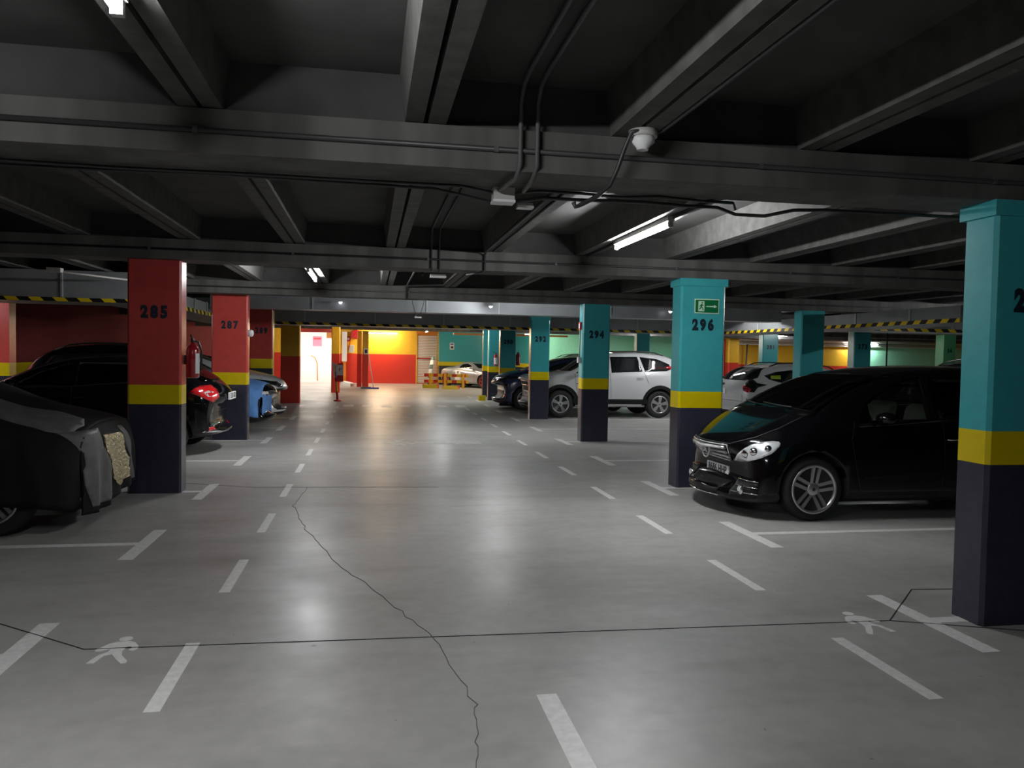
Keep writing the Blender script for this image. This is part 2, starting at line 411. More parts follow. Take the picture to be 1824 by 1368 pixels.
pillar(-2.66, -2.10, 24.5, .3, [(0, 1.42, 'brightred'), (1.42, 3, 'amber')], 'amber over red pillar at the edge of the bright exit')
pillar(8.17, 8.66, 13.95, .3, TEAL, 'dark teal pillar rising behind the black mpv bonnet')
pillar(8.33, 8.76, 23.9, .3, TEAL, 'dark teal pillar beyond the white suv roof')
pillar(12.6, 13.1, 18.9, .3, TEAL, 'shaded blue-teal pillar numbered 373 above the black mpv roof', '373', nz=1.95)
pillar(12.64, 13.19, 23.9, .3, TEAL, 'pale teal pillar numbered 381 above the white hatchback roof', '381', nz=1.98)
pillar(19.3, 19.8, 23.9, .4, [(0, 3, 'green')], 'green pillar numbered 36 at the far right of the hall', '36', nz=1.98)
pillar(-1.48, -1.16, 31, .3, YELR, 'slim yellow and red pillar right of the bright exit lobby')
pillar(-.36, -.08, 35.9, .3, YELR, 'slim yellow and red pillar with a mop leaning on it')
pillar(-.60, -.38, 36.4, .3, YELR, 'pale yellow and pink post beside the mop pillar')
pillar(16.45, 16.95, 34.3, .4, [(0, 1.4, 'brightred'), (1.4, 3, 'amber')], 'yellow and red pillar beside the striped shutter at the far wall')
pillar(4.1, 4.6, 28.8, .27, TEAL, 'teal pillar behind the small dark blue car')
pillar(8.45, 8.9, 28.8, .3, TEAL, 'teal pillar near the pale parked van')

# exit sign on pillar 296
sg = thing('exit_sign', 'green running-man exit sign with white arrow on pillar 296', 'sign', (3.985, 8.945, 2.2))
B(-.158, .158, -.006, 0, -.088, .088).build('sign_border', M['signglow'], sg)
B(-.146, .146, -.009, -.006, -.076, .076).build('sign_board', M['signgreen'], sg)
B(-.112, -.034, -.011, -.009, -.062, .060).build('doorway_symbol', M['signglow'], sg)
b = MB()
def seg2(b, p, q, wd, y0, y1):
    p = Vector(p); q = Vector(q); d = (q-p).normalized(); n = Vector((-d.y, d.x))*wd/2
    b.prism_y([tuple(p-n), tuple(q-n), tuple(q+n), tuple(p+n)], y0, y1)
for p, q, wd in (((-.068, .024), (-.076, -.008), .016), ((-.068, .02), (-.044, .008), .008), ((-.07, .022), (-.09, .006), .008), ((-.09, .006), (-.096, -.008), .007), ((-.074, -.006), (-.056, -.024), .010), ((-.056, -.024), (-.05, -.05), .009), ((-.078, -.006), (-.086, -.03), .010), ((-.086, -.03), (-.106, -.034), .009)):
    seg2(b, p, q, wd, -.013, -.011)
b.prism_y([(-.062+.009*math.cos(a), .04+.009*math.sin(a)) for a in [2*PI*k/10 for k in range(10)]], -.013, -.011)
b.build('running_figure', M['signgreen'], sg)
MB().prism_y([(-.012, -.007), (.09, -.009), (.09, -.022), (.128, -.002), (.09, .018), (.09, .006), (-.012, .003)], -.012, -.009).build('arrow_symbol', M['signglow'], sg)

# ------------------------------------------------------------------ ducts
def duct(name, label, boxes, tapes, seams):
    t = thing(name, label, 'duct', group='ventilation ducts')
    b = MB()
    for q in boxes: b.box(*q)
    b.build('duct_casing', M['duct'], t)
    for q in tapes: B(*q).build('hazard_tape', M['tape'], t)
    for q in seams: B(*q).build('flange', M['ductseam'], t)
    return t
duct('ventilation_duct', 'shaded grey duct with hazard tape above the black hatchback', [(XL, -3.27, 12.95, 13.9, 2.26, 2.73)],
     [(XL, -3.265, 12.935, 12.95, 2.262, 2.32), (-3.268, -3.255, 12.94, 13.9, 2.262, 2.33)],
     [(-4.62, -4.59, 12.935, 12.95, 2.33, 2.74), (-8.2, -8.17, 12.935, 12.95, 2.33, 2.74)])
duct('ventilation_duct', 'grey duct with hazard tape running away beside pillar 287', [(-4.2, -3.27, 13.92, 21.85, 2.26, 2.52)],
     [(-3.268, -3.255, 13.92, 21.85, 2.262, 2.33)], [(-3.265, -3.245, y, y+.05, 2.26, 2.53) for y in (14.5, 15.6, 16.7, 18)])
duct('ventilation_duct', 'long grey duct with hazard tape in front of the exit', [(-3.25, 9.45, 21.0, 21.85, 2.26, 2.73)],
     [(-3.25, 9.45, 20.985, 21.0, 2.262, 2.325)], [(x, x+.03, 20.985, 21.0, 2.33, 2.73) for x in (-1.7, .1, 1.9, 3.7, 5.5, 7.3)])
duct('ventilation_duct', 'bare galvanised duct crossing the aisle ahead of the taped duct', [(-3.2, 9.3, 16.75, 17.3, 2.44, 2.70)], [],
     [(x, x+.025, 16.735, 16.75, 2.44, 2.71) for x in (-1.2, 1.15, 2.7, 5.2, 7.6)]+[(-2, 9.3, 16.735, 16.75, 2.69, 2.71)])
duct('ventilation_duct', 'brownish lit duct with hazard tape above the black mpv', [(9.5, 10.5, 11.4, 21.85, 2.24, 2.52), (10.5, 24, 15.4, 16.4, 2.24, 2.52)],
     [(9.485, 9.5, 11.4, 21.85, 2.242, 2.31), (9.5, 24, 15.385, 15.4, 2.242, 2.31)], [(9.48, 9.5, y, y+.05, 2.31, 2.52) for y in (12.6, 14.2, 16.4, 18.2)]+[(x, x+.05, 15.38, 15.4, 2.31, 2.52) for x in (11.4, 12.6, 13.8, 15.4)])

# ------------------------------------------------------------------ light fixtures
def tube_light(x, y, z, axis, label, m='tube', L=1.5, group=None):
    t = thing('tube_light', label, 'light', (x, y, z), 0 if axis == 'y' else -PI/2, group or 'tube lights under the ceiling')
    B(-.03, .03, -L/2, L/2, .03, .07).build('light_housing', M['plastic'], t)
    if z < 2.6:
        for q in (-1, 1): MB().tube([(0, q*L*.35, .07), (0, q*L*.35, 2.99-z)], .005, 6).build('hanger_rod', M['gconduit'], t)
    b = MB().tube([(0, -L/2+.03, 0), (0, L/2-.03, 0)], .016, 8); b.build('light_tube', M[m], t)
    for s in (-1, 1): MB().box(-.02, .02, s*L/2-.03 if s > 0 else s*L/2, s*L/2 if s > 0 else s*L/2+.03, -.02, .03).build('end_cap', M['plastic'], t)
    return t
tube_light(-.83, 2.08, 2.68, 'y', 'glaring tube light at the top left corner of the ceiling')
tube_light(2.45, 7.0, 2.68, 'y', 'long lit tube light hung right of the aisle before pillar 296')
tube_light(-.86, 11.95, 2.68, 'y', 'lit tube light over the aisle left side, beyond pillar 285')
tube_light(-9.0, 15.3, 2.5, 'x', 'tube light washing the red return wall on the left')
tube_light(2.45, 15.2, 2.68, 'y', 'tube light tucked before the galvanised duct')
tube_light(7.95, 18.1, 2.68, 'y', 'tube light above the white suv rear')
tube_light(12.3, 12.0, 2.68, 'y', 'tube light over the right bays beyond the black mpv')
tube_light(8.0, 26.3, 2.68, 'y', 'tube light beyond the white suv')
tube_light(14.5, 21.0, 2.68, 'y', 'tube light near pillar 381')
tube_light(2.4, 26.3, 2.68, 'y', 'tube light over the far end of the aisle')
tube_light(.27, 30.5, 2.68, 'y', 'warm tube light over the far crossing', 'tubewarm')
tube_light(4.6, 31.5, 2.68, 'y', 'warm tube light above the silver roadster', 'tubewarm')
tube_light(.6, 40.2, 2.55, 'x', 'tube light along the yellow and red back wall', 'tubewarm')
tube_light(2.6, 37.0, 2.6, 'y', 'warm tube light before the slatted shutter', 'tubewarm')
tube_light(-2.6, 37.8, 2.68, 'y', 'warm tube light before the exit lobby', 'tubehot')
tube_light(7.0, 34.9, 2.5, 'y', 'bright tube light glaring beside pillar 292', 'tubehot')
tube_light(24.3, 35.6, 2.42, 'x', 'tube light on the mint wall at far right', 'tube')
tube_light(18.5, 33.5, 2.66, 'y', 'tube light before the yellow far wall')
tube_light(12.0, 33.0, 2.66, 'y', 'tube light before the mint far wall')
for i in range(2): tube_light(-3.6+1.2*i, 43.2, 2.7, 'y', 'intense tube light inside the exit lobby, '+('left' if i == 0 else 'right')+' one of the pair', 'tubehot')

# small ceiling detectors (dome shape)
def detector(x, y, z, label, big=1.0, lit=False):
    t = thing('smoke_detector', label, 'detector', (x, y, z))
    MB().lathe([(0, .075*big), (-.035*big, .075*big)], seg=16).build('mounting_base', M['plastic'], t)
    MB().lathe([(-.035*big, .06*big), (-.06*big, .062*big), (-.085*big, .035*big), (-.1*big, .03*big)], seg=16).build('sensor_head', M['led'] if lit else M['wplastic'], t)
    return t
detector(1.385, 3.96, 2.75, 'round white smoke detector on the near ceiling rib', 1.0)
for x, y, l in ((-.62, 16.6, 'tiny bright detector above the duct, nearest the exit doorway'), (2.5, 16.55, 'tiny bright detector above the duct over the roadster'), (6.5, 16.5, 'tiny bright detector between pillars 294 and 296'), (10.6, 13.5, 'tiny white detector beyond pillar 296')):
    detector(x, y, 2.62, l, .6, True)

# ------------------------------------------------------------------ conduits and boxes
def conduit(label, pts, r=.011, m='conduit', clips=0):
    t = MB().tube(pts, r, 8).build('conduit', M[m]); tag(t, label, 'conduit', 'conduits and cables under the ceiling')
    if clips:
        a, c = Vector(pts[0]), Vector(pts[-1])
        for k in range(clips):
            p = a.lerp(c, (k+.5)/clips); B(p.x-.012, p.x+.012, p.y-.014, p.y+.025, p.z-.016, p.z+.016).build('clip', M['gconduit'], t)
    return t
for i, y in enumerate(BEAMS[2:6]):
    nm = ['nearest', 'second', 'third', 'fourth'][i]
    conduit('dark conduit clipped along the front of the %s ceiling beam' % nm, [(XL+.1, y-.012, 2.635), (XR-.1, y-.012, 2.635)], .012 if i else .014, clips=30 if i < 2 else 0)
def sag(x0, x1, y, z, n=14, a=.008, s=0):
    r = random.Random(s); return [(x0+(x1-x0)*k/n, y+r.uniform(-a, a)*2, z+r.uniform(-a, a)) for k in range(n+1)]
conduit('upper dark cable under the nearest beam left of the junction box', sag(-8, .5, 4.44, 2.515, s=1)+[(.68, 4.50, 2.50)], .009)
conduit('lower dark cable under the nearest beam left of the junction box', sag(-8, .35, 4.55, 2.52, s=2)+[(.70, 4.62, 2.47)], .009)
conduit('upper dark cable under the nearest beam right of the junction box', [(.8, 4.5, 2.50)]+sag(.95, 2.15, 4.47, 2.515, n=5, s=3)+[(2.22, 4.6, 2.5)], .009)
conduit('lower dark cable under the nearest beam reaching the nearest teal pillar', [(.8, 4.6, 2.47)]+sag(1.0, 2.1, 4.60, 2.51, n=5, s=4)+[(2.25, 4.66, 2.48), (2.45, 4.66, 2.48), (2.6, 4.58, 2.51)]+sag(2.8, 9, 4.53, 2.51, n=9, a=.004, s=5), .011)
for i, x in enumerate((.755, .845)):
    conduit(['left','right'][i]+' one of two pipes coming down the nearest beam to the junction box', [(x, -.4, 2.965), (x, 3.85, 2.965), (x, 3.98, 2.95), (x, 4.055, 2.88), (x, 4.058, 2.56), (x-.01, 4.12, 2.50), (x-.05*(1-i), 4.42, 2.50)], .013, 'gconduit')
    conduit(['left','right'][i]+' one of two thin conduits on the slab beyond the junction box', [(x-.09, 4.6, 2.975), (x-.09, 8.85, 2.975), (x-.09, 8.94, 2.9), (x-.09, 8.94, 2.5)], .012)
conduit('dark cable along the rib between the nearest and second beams', [(1.27, 4.55, 2.735), (1.27, 8.85, 2.735), (1.27, 8.93, 2.70), (1.27, 8.935, 2.52), (1.2, 9.0, 2.505), (1.1, 9.2, 2.50)], .013)
conduit('second dark cable along the rib between the nearest and second beams', [(1.36, 4.55, 2.74), (1.36, 8.85, 2.74)], .01)
conduit('loose flexible cable drooping from the near smoke detector', [(1.38, 3.9, 2.74), (1.31, 3.92, 2.73), (1.29, 3.98, 2.65), (1.265, 4.0, 2.56), (1.23, 4.02, 2.47), (1.16, 4.02, 2.41), (1.07, 4.02, 2.36), (1.045, 4.02, 2.35), (1.035, 4.02, 2.375)], .012)
conduit('dark conduit on the rib above the near smoke detector', [(1.49, -1, 2.76), (1.49, 3.95, 2.76), (1.44, 3.97, 2.74)], .014)
conduit('dark conduit feeding the lit tube light before pillar 296', [(2.47, 4.5, 2.735), (2.47, 8.9, 2.735)], .01)
conduit('short pipe drop from second beam to third beam', [(.6, 9.4, 2.50), (.6, 9.6, 2.73), (.6, 13.9, 2.73), (.6, 13.94, 2.5)], .014)
def jbox(x, y, z, label, sx=.06, sy=.05, sz=.035):
    t = thing('junction_box', label, 'junction box', (x, y, z))
    B(-sx, sx, -sy, sy, -sz, sz).build('box_body', M['plastic'], t)
    B(-sx-.004, sx+.004, -sy-.004, sy+.004, -sz-.014, -sz).build('box_lid', M['wplastic'], t)
jbox(.74, 4.50, 2.49, 'grey junction box under the nearest beam')
jbox(.9, 4.66, 2.47, 'small pale plate hanging beside the grey junction box', .045, .03, .008)
jbox(.78, 9.40, 2.50, 'small junction box under the second beam', .09, .05, .012)

# ------------------------------------------------------------------ wheels
def wheel(parent, x, y, side, R=.315, W=.205, rr=.225, n=5, twin=True, rimm='alloy', spokes_w=.035):
    """side +1: outer face towards +y"""
    s = side
    t = MB().lathe([(-W/2*s, rr-.01), (-W/2*s, R*.86), (-W*.42*s, R*.97), (-W*.25*s, R), (W*.25*s, R), (W*.42*s, R*.97), (W/2*s, R*.88), (W/2*s, rr+.004), (W*.40*s, rr-.01), (W*.40*s, .01)] if True else [], axis='y', seg=40)
    o = t.build('wheel', M['rubber'], parent); o.location = (x, y, R)
    # lathe orientation for negative side
    if s < 0: o.data.flip_normals()
    b = MB().mat(M[rimm])
    y1 = W/2*s
    prof = [(y1-.0*s, rr+.006), (y1+.008*s, rr), (y1+.004*s, rr-.018), (y1-.035*s, rr-.024), (y1-.10*s, rr-.035)]
    seg = 40
    vs = [(r*math.cos(2*PI*k/seg), h, r*math.sin(2*PI*k/seg)) for h, r in prof for k in range(seg)]
    fs = [(i*seg+k, i*seg+(k+1) % seg, (i+1)*seg+(k+1) % seg, (i+1)*seg+k) for i in range(len(prof)-1) for k in range(seg)]
    b.add(vs, fs, True)
    def bar(ang, off0, off1, w0, w1, r0, r1):
        ca, sa = math.cos(ang), math.sin(ang)
        def P(r, o, h): return (r*ca-o*sa, h, r*sa+o*ca)
        f0, f1 = y1-.022*s, y1-.004*s
        vs = [P(r0, off0-w0/2, f0), P(r0, off0+w0/2, f0), P(r1, off1+w1/2, f1), P(r1, off1-w1/2, f1),
              P(r0, off0-w0/2-.004, f0-.03*s), P(r0, off0+w0/2+.004, f0-.03*s), P(r1, off1+w1/2+.004, f1-.03*s), P(r1, off1-w1/2-.004, f1-.03*s)]
        b.add(vs, [(0, 1, 2, 3), (4, 7, 6, 5), (0, 4, 5, 1), (1, 5, 6, 2), (2, 6, 7, 3), (3, 7, 4, 0)])
    for k in range(n):
        a = PI/2+2*PI*k/n+.12
        if twin:
            for q in (-1, 1): bar(a, q*.026, q*.034, .030, .034, .045, rr-.012)
        else: bar(a, 0, 0, spokes_w*1.1, spokes_w*1.9, .045, rr-.012)
    b.lathe([(y1-.06*s, .066), (y1-.018*s, .064), (y1-.010*s, .052), (y1-.008*s, .02)], axis='y', seg=20)
    b.mat(M['dalloy']).lathe([(y1-.10*s, rr-.03), (y1-.095*s, rr-.03)], axis='y', seg=30)
    b.lathe([(y1-.008*s, .018), (y1-.005*s, .016)], axis='y', seg=12)
    b.build('rim', None, o)
    return o

# ------------------------------------------------------------------ car bodies
def interp_st(st, n):
    return st
def loft(st, bowf, bowr, L, rake=0):
    """stations (x, zb, zs, ws, zt, wt) from front to rear -> closed smooth body mesh object"""
    vs = []; ring = None
    def half(s):
        x, zb, zs, ws, zt, wt = s
        return [(0, zb), (ws*.55, zb), (ws*.90, zb+.01), (ws*.985, zb+.09), (ws, zb+(zs-zb)*.45), (ws*.995, zs-.16), (ws*.965, zs-.02),
                (ws*.965*.55+wt*.45, zs*.55+(zt-.06)*.45), (wt*1.04, zt-.075), (wt*.93, zt-.025), (wt*.5, zt-.003), (0, zt)]
    NH = 12
    rings = []
    for s in st:
        h = half(s); full = h+[(-y, z) for y, z in h[-2:0:-1]]
        bw = bowf*max(0, s[0]/(L/2))**2 if s[0] > 0 else -bowr*max(0, -s[0]/(L/2))**2
        rings.append([(s[0]-bw*(y/max(s[3], .01))**2, y, z) for y, z in full])
    n = len(rings[0])
    for r in rings: vs += r
    fs = []
    for i in range(len(rings)-1):
        for k in range(n): fs.append((i*n+k, i*n+(k+1) % n, (i+1)*n+(k+1) % n, (i+1)*n+k))
    # caps: strips between left and right halves
    for base, flip in ((0, False), ((len(rings)-1)*n, True)):
        for k in range(NH-1):
            a, b_ = k, k+1; c, d = (n-k-1) % n, (n-k) % n
            q = (base+a, base+b_, base+c, base+d) if k > 0 else None
            if k == 0: q = (base+0, base+1, base+n-1)
            elif k == NH-2: q = (base+k, base+NH-1, base+n-k)
            else: q = (base+k, base+k+1, base+n-k-1, base+n-k)
            fs.append(q if flip else q[::-1])
    fs = [f[::-1] for f in fs]
    me = bpy.data.meshes.new('body'); me.from_pydata(vs, [], fs); me.update()
    bm = bmesh.new(); bm.from_mesh(me); bmesh.ops.recalc_face_normals(bm, faces=bm.faces[:]); bm.to_mesh(me); bm.free()
    o = bpy.data.objects.new('body', me); COL.objects.link(o)
    md = o.modifiers.new('s', 'SUBSURF'); md.levels = 2; md.render_levels = 2
    bake(o)
    ty = max(q[3] for q in st); tz = max(q[4] for q in st); bz = min(q[1] for q in st)
    my = max(v.co.y for v in o.data.vertices); mz = max(v.co.z for v in o.data.vertices); nz_ = min(v.co.z for v in o.data.vertices)
    for v in o.data.vertices: v.co.y *= ty/my; v.co.z = bz+(v.co.z-nz_)*(tz-bz)/(mz-nz_)
    for v in o.data.vertices:
        if rake and v.co.x > L/2-.55: v.co.x += rake*(.50-v.co.z)*(v.co.x-L/2+.55)/.55
    for p in o.data.polygons: p.use_smooth = True
    return o
def bvh_of(o): 
    return BVHTree.FromPolygons([v.co.copy() for v in o.data.vertices], [tuple(p.vertices) for p in o.data.polygons])
VIEWS = {'L': (lambda u, v: Vector((u, 3, v)), Vector((0, -1, 0))), 'R': (lambda u, v: Vector((u, -3, v)), Vector((0, 1, 0))),
         'F': (lambda u, v: Vector((6, u, v)), Vector((-1, 0, 0))), 'B': (lambda u, v: Vector((-6, u, v)), Vector((1, 0, 0))),
         'T': (lambda u, v: Vector((u, v, 5)), Vector((0, 0, -1)))}
for _n, _s in (('FL', 1), ('FR', -1)):   # oblique, 50 degrees off nose or tail
    _c, _q = math.cos(math.radians(50)), math.sin(math.radians(50))
    VIEWS[_n] = ((lambda u, v, s=_s: Vector((6*_c-u*_q, s*(6*_q+u*_c), v))), Vector((-_c, -_s*_q, 0)))
for _n, _s in (('BL', 1), ('BR', -1)):
    VIEWS[_n] = ((lambda u, v, s=_s: Vector((-6*_c+u*_q, s*(6*_q+u*_c), v))), Vector((_c, -_s*_q, 0)))
def hitp(bvh, view, u, v):
    f, d = VIEWS[view]; loc, n, i, dist = bvh.ray_cast(f(u, v), d)
    if loc is None: return None
    if n.dot(d) > 0: n = -n
    return loc, n
def panel(name, bvh, poly, view, m, parent, off=.004, th=.012, res=.05):
    pts = []
    for (a, b_), (c, d) in zip(poly, poly[1:]+poly[:1]):
        k = max(1, int(math.hypot(c-a, d-b_)/res))
        for i in range(k): pts.append((a+(c-a)*i/k, b_+(d-b_)*i/k))
    nb = len(pts)
    us = [p[0] for p in pts]; vsx = [p[1] for p in pts]
    def inside(x, y):
        c = False; j = nb-1
        for i in range(nb):
            xi, yi = pts[i]; xj, yj = pts[j]
            if (yi > y) != (yj > y) and x < (xj-xi)*(y-yi)/(yj-yi)+xi: c = not c
            j = i
        return c
    g = []
    x = min(us)+res/2
    while x < max(us):
        y = min(vsx)+res/2
        while y < max(vsx):
            if inside(x, y) and min((x-a)**2+(y-b_)**2 for a, b_ in pts) > (res*.45)**2: g.append((x, y))
            y += res
        x += res
    vv, ee, ff, *_ = delaunay_2d_cdt([Vector(p) for p in pts+g], [], [list(range(nb))], 1, 1e-6)
    top = []; bot = []; ok = []
    for p in vv:
        h = hitp(bvh, view, p.x, p.y)
        if h is None: top.append((0, 0, 0)); bot.append((0, 0, 0)); ok.append(False); continue
        top.append(h[0]+h[1]*off); bot.append(h[0]-h[1]*th); ok.append(True)
    fl = [tuple(f) for f in ff if all(ok[i] for i in f)]
    # orientation so that faces look towards the viewer
    if not fl: return None
    d = VIEWS[view][1]
    out = []
    for f in fl:
        a, b_, c = [Vector(top[i]) for i in f[:3]]
        nn = (b_-a).cross(c-a)
        out.append(f if nn.dot(d) < 0 else f[::-1])
    from collections import Counter
    ec = {}
    for f in out:
        for i in range(len(f)): e = (f[i], f[(i+1) % len(f)]); ec[e] = 1
    n = len(top); fs = list(out)+[tuple(n+i for i in f[::-1]) for f in out]
    for (a, b_) in ec:
        if (b_, a) not in ec: fs.append((b_, a, n+a, n+b_))
    q = MB(); q.add(top+bot, fs, False)
    for i in range(len(out)): q.sm[i] = True
    return q.build(name, m, parent)
def seam(name, bvh, lines, view, m, parent, wd=.008, off=.002, res=.06):
    q = MB(); 
    for pl in lines:
        pts = []
        for (a, b_), (c, d) in zip(pl, pl[1:]):
            k = max(1, int(math.hypot(c-a, d-b_)/res))
            for i in range(k): pts.append((a+(c-a)*i/k, b_+(d-b_)*i/k))
        pts.append(pl[-1]); prev = None; vs = []; 
        for i, p in enumerate(pts):
            a = pts[max(0, i-1)]; c = pts[min(len(pts)-1, i+1)]
            t = Vector((c[0]-a[0], c[1]-a[1])).normalized(); nrm = Vector((-t.y, t.x))*wd/2
            h1 = hitp(bvh, view, p[0]+nrm.x, p[1]+nrm.y); h2 = hitp(bvh, view, p[0]-nrm.x, p[1]-nrm.y)
            if h1 is None or h2 is None: vs.append(None)
            else: vs.append((h1[0]+h1[1]*off, h2[0]+h2[1]*off, h2[0]-h2[1]*.004, h1[0]-h1[1]*.004))
        for a, c in zip(vs, vs[1:]):
            if a and c: q.add(list(a)+list(c), [(0, 1, 5, 4), (1, 2, 6, 5), (2, 3, 7, 6), (3, 0, 4, 7)])
    return q.build(name, m, parent) if q.v else None
def boolean(o, cutter, op='DIFFERENCE'):
    md = o.modifiers.new('b', 'BOOLEAN'); md.operation = op; md.object = cutter; md.solver = 'EXACT'
    try: md.material_mode = 'TRANSFER'
    except Exception: pass
    bake(o)
def kill(*os):
    for o in os: bpy.data.objects.remove(o)
def mirror_poly(p): return p
def rbox(b, x0, x1, y0, y1, z0, z1, r=.04):
    """box with rounded vertical section in xz"""
    n = 4; pts = []
    for cx, cz, a0 in ((x1-r, z1-r, 0), (x0+r, z1-r, PI/2), (x0+r, z0+r, PI), (x1-r, z0+r, 1.5*PI)):
        for k in range(n+1): a = a0+PI/2*k/n; pts.append((cx+r*math.cos(a), cz+r*math.sin(a)))
    b.prism_y(pts[::-1], y0, y1)
def mirror_part(root, x, y, z, side, m):
    b = MB(); s = side
    vs = []; 
    prof = [(.0, .55), (.03, .9), (.08, 1), (.13, .8), (.15, .3)]
    for h, k in prof:
        for q in range(12):
            a = 2*PI*q/12; vs.append((x+h-.05, s*(y+.12)+.11*k*math.cos(a), z+.07+.065*k*math.sin(a)))
    n = 12
    fs = [(i*n+q, i*n+(q+1) % n, (i+1)*n+(q+1) % n, (i+1)*n+q) for i in range(4) for q in range(n)]+[tuple(range(n)), tuple(range(4*n, 5*n))]
    b.add(vs, fs, True)
    b.box(x-.01, x+.05, min(s*(y-.02), s*(y+.06)), max(s*(y-.02), s*(y+.06)), z+.0, z+.03)
    return b.build('wing_mirror', m, root)

def make_car(name, label, loc, rz, sp, group=None):
    root = thing(name, label, 'car', loc, rz, group)
    L = sp['L']; paint = M[sp['paint']]
    body = loft(sp['st'], sp.get('bowf', .22), sp.get('bowr', .15), L, sp.get('rake', 0))
    body.data.materials.clear(); body.data.materials.append(paint)
    bvh = bvh_of(body)
    R = sp.get('R', .315); xs = (sp['fw'], sp['rw']); wy = sp['wy']
    Wt = sp.get('Wt', .205)
    # hollow cabin
    if sp.get('hollow'):
        inn = body.copy(); inn.data = body.data.copy(); COL.objects.link(inn)
        inn.data.materials.clear(); inn.data.materials.append(M['dseat'])
        for v in inn.data.vertices: v.co = Vector((v.co.x*.965, v.co.y*.93, .80+(v.co.z-.80)*.93))
        bx = B(sp['cab'][0], sp['cab'][1], -2, 2, .42, 3).build('tmpbox', M['dseat'])
        boolean(inn, bx, 'INTERSECT'); boolean(body, inn); kill(inn, bx)
        for p, view in sp['holes']:
            q = MB()
            if view == 'side': q.prism_y(p, -1.5, 1.5)
            elif view == 'front': q.prism_x(p, sp['cab'][1]-.9, 4)
            else: q.prism_x(p, -4, sp['cab'][0]+.7)
            c = q.build('tmpcut', M['trimblack'])
            bmm = bmesh.new(); bmm.from_mesh(c.data); bmesh.ops.recalc_face_normals(bmm, faces=bmm.faces[:]); bmm.to_mesh(c.data); bmm.free()
            boolean(body, c); kill(c)
    # wheel arches
    for x in xs:
        for s in (-1, 1):
            c = MB().lathe([(min(s*(wy-.17), s*1.3), R+sp.get('arch', .05)), (max(s*(wy-.17), s*1.3), R+sp.get('arch', .05))], (x, 0, R+.01), 'y', 40).build('tmparch', M['trimblack'])
            bmm = bmesh.new(); bmm.from_mesh(c.data); bmesh.ops.recalc_face_normals(bmm, faces=bmm.faces[:]); bmm.to_mesh(c.data); bmm.free()
            boolean(body, c); kill(c)
    body.name = 'body'; body.parent = root
    for i, x in enumerate(xs):
        for s in (-1, 1):
            wheel(root, x, s*(wy-Wt/2), s, R=R, W=Wt, rr=sp.get('rr', R*.7), n=sp.get('ns', 5), twin=sp.get('twin', False), rimm=sp.get('rim', 'alloy'), spokes_w=sp.get('sw', .035))
    gl = M[sp.get('glass', 'dglass')]
    sides = sp.get('sides', 'LR')
    for nm, p in sp.get('side_windows', []):
        for v in sides: panel(nm, bvh, p, v, gl, root, off=.002, th=.004)
    for nm, p, v, mm in sp.get('panels', []):
        for q in (v if isinstance(v, tuple) else (v,) if v != 'LR' else sides):
            if v == 'Fs' or v == 'Bs': break
            panel(nm, bvh, p, q, M[mm], root, off=.006, th=.012, res=.04)
        if v in ('Fs', 'Bs'):
            for s in (-1, 1): panel(nm, bvh, [(s*a, b_) for a, b_ in p], v[0], M[mm], root, off=.006, th=.012, res=.035)
    for l, v in sp.get('seams', []):
        for q in (v if v != 'LR' else sides): seam('panel_gap', bvh, l, q, M['black'], root)
    for l, v, mm, wd in sp.get('strips', []):
        for q in (v if v != 'LR' else sides): seam('trim_strip', bvh, l, q, M[mm], root, wd, .006)
    if 'mirror' in sp:
        for s in (-1, 1): mirror_part(root, *sp['mirror'], s, M[sp.get('mirrorm', sp['paint'])])
    for hx, hz in sp.get('handles', []):
        for v in sides:
            h = hitp(bvh, v, hx, hz)
            if h:
                s = 1 if v == 'L' else -1; y = abs(h[0].y)
                MB().tube([(hx+.09, s*(y-.01), hz), (hx+.07, s*(y+.03), hz+.003), (hx-.07, s*(y+.03), hz+.008), (hx-.09, s*(y-.01), hz+.008)], .011, 8).build('door_handle', M[sp.get('handlem', sp['paint'])], root)
    if sp.get('rails'):
        x0, x1, yy, zz = sp['rails']
        for s in (-1, 1): 
            pts = []
            for k in range(9):
                x = x0+(x1-x0)*k/8; h = hitp(bvh, 'T', x, s*yy); pts.append((x, s*yy, h[0].z+(.0 if k in (0, 8) else .045)))
            MB().tube(pts, .015, 8).build('roof_rail', M[sp.get('railm', 'black')], root)
    root['bvh'] = 0
    del root['bvh']
    return root, bvh, body

def plate(root, bvh, view, z, txt, w=.5, h=.11, y=0, dark=False):
    hp = hitp(bvh, view, y, z)
    x = hp[0].x; s = 1 if view == 'F' else -1
    x0, x1 = sorted((x-.02*s, x+.012*s))
    B(x0, x1, y-w/2, y+w/2, z-h/2, z+h/2).build('number_plate', M['plate'], root)
    text_mesh('plate_characters', txt, h*1.02, M['ink'], root, face_m((x+.013*s, y, z), '+x' if s > 0 else '-x'), bold=.002, spacing=1.05, depth=.002, sx=.88)

def cross_tri(q, a, b_): pass
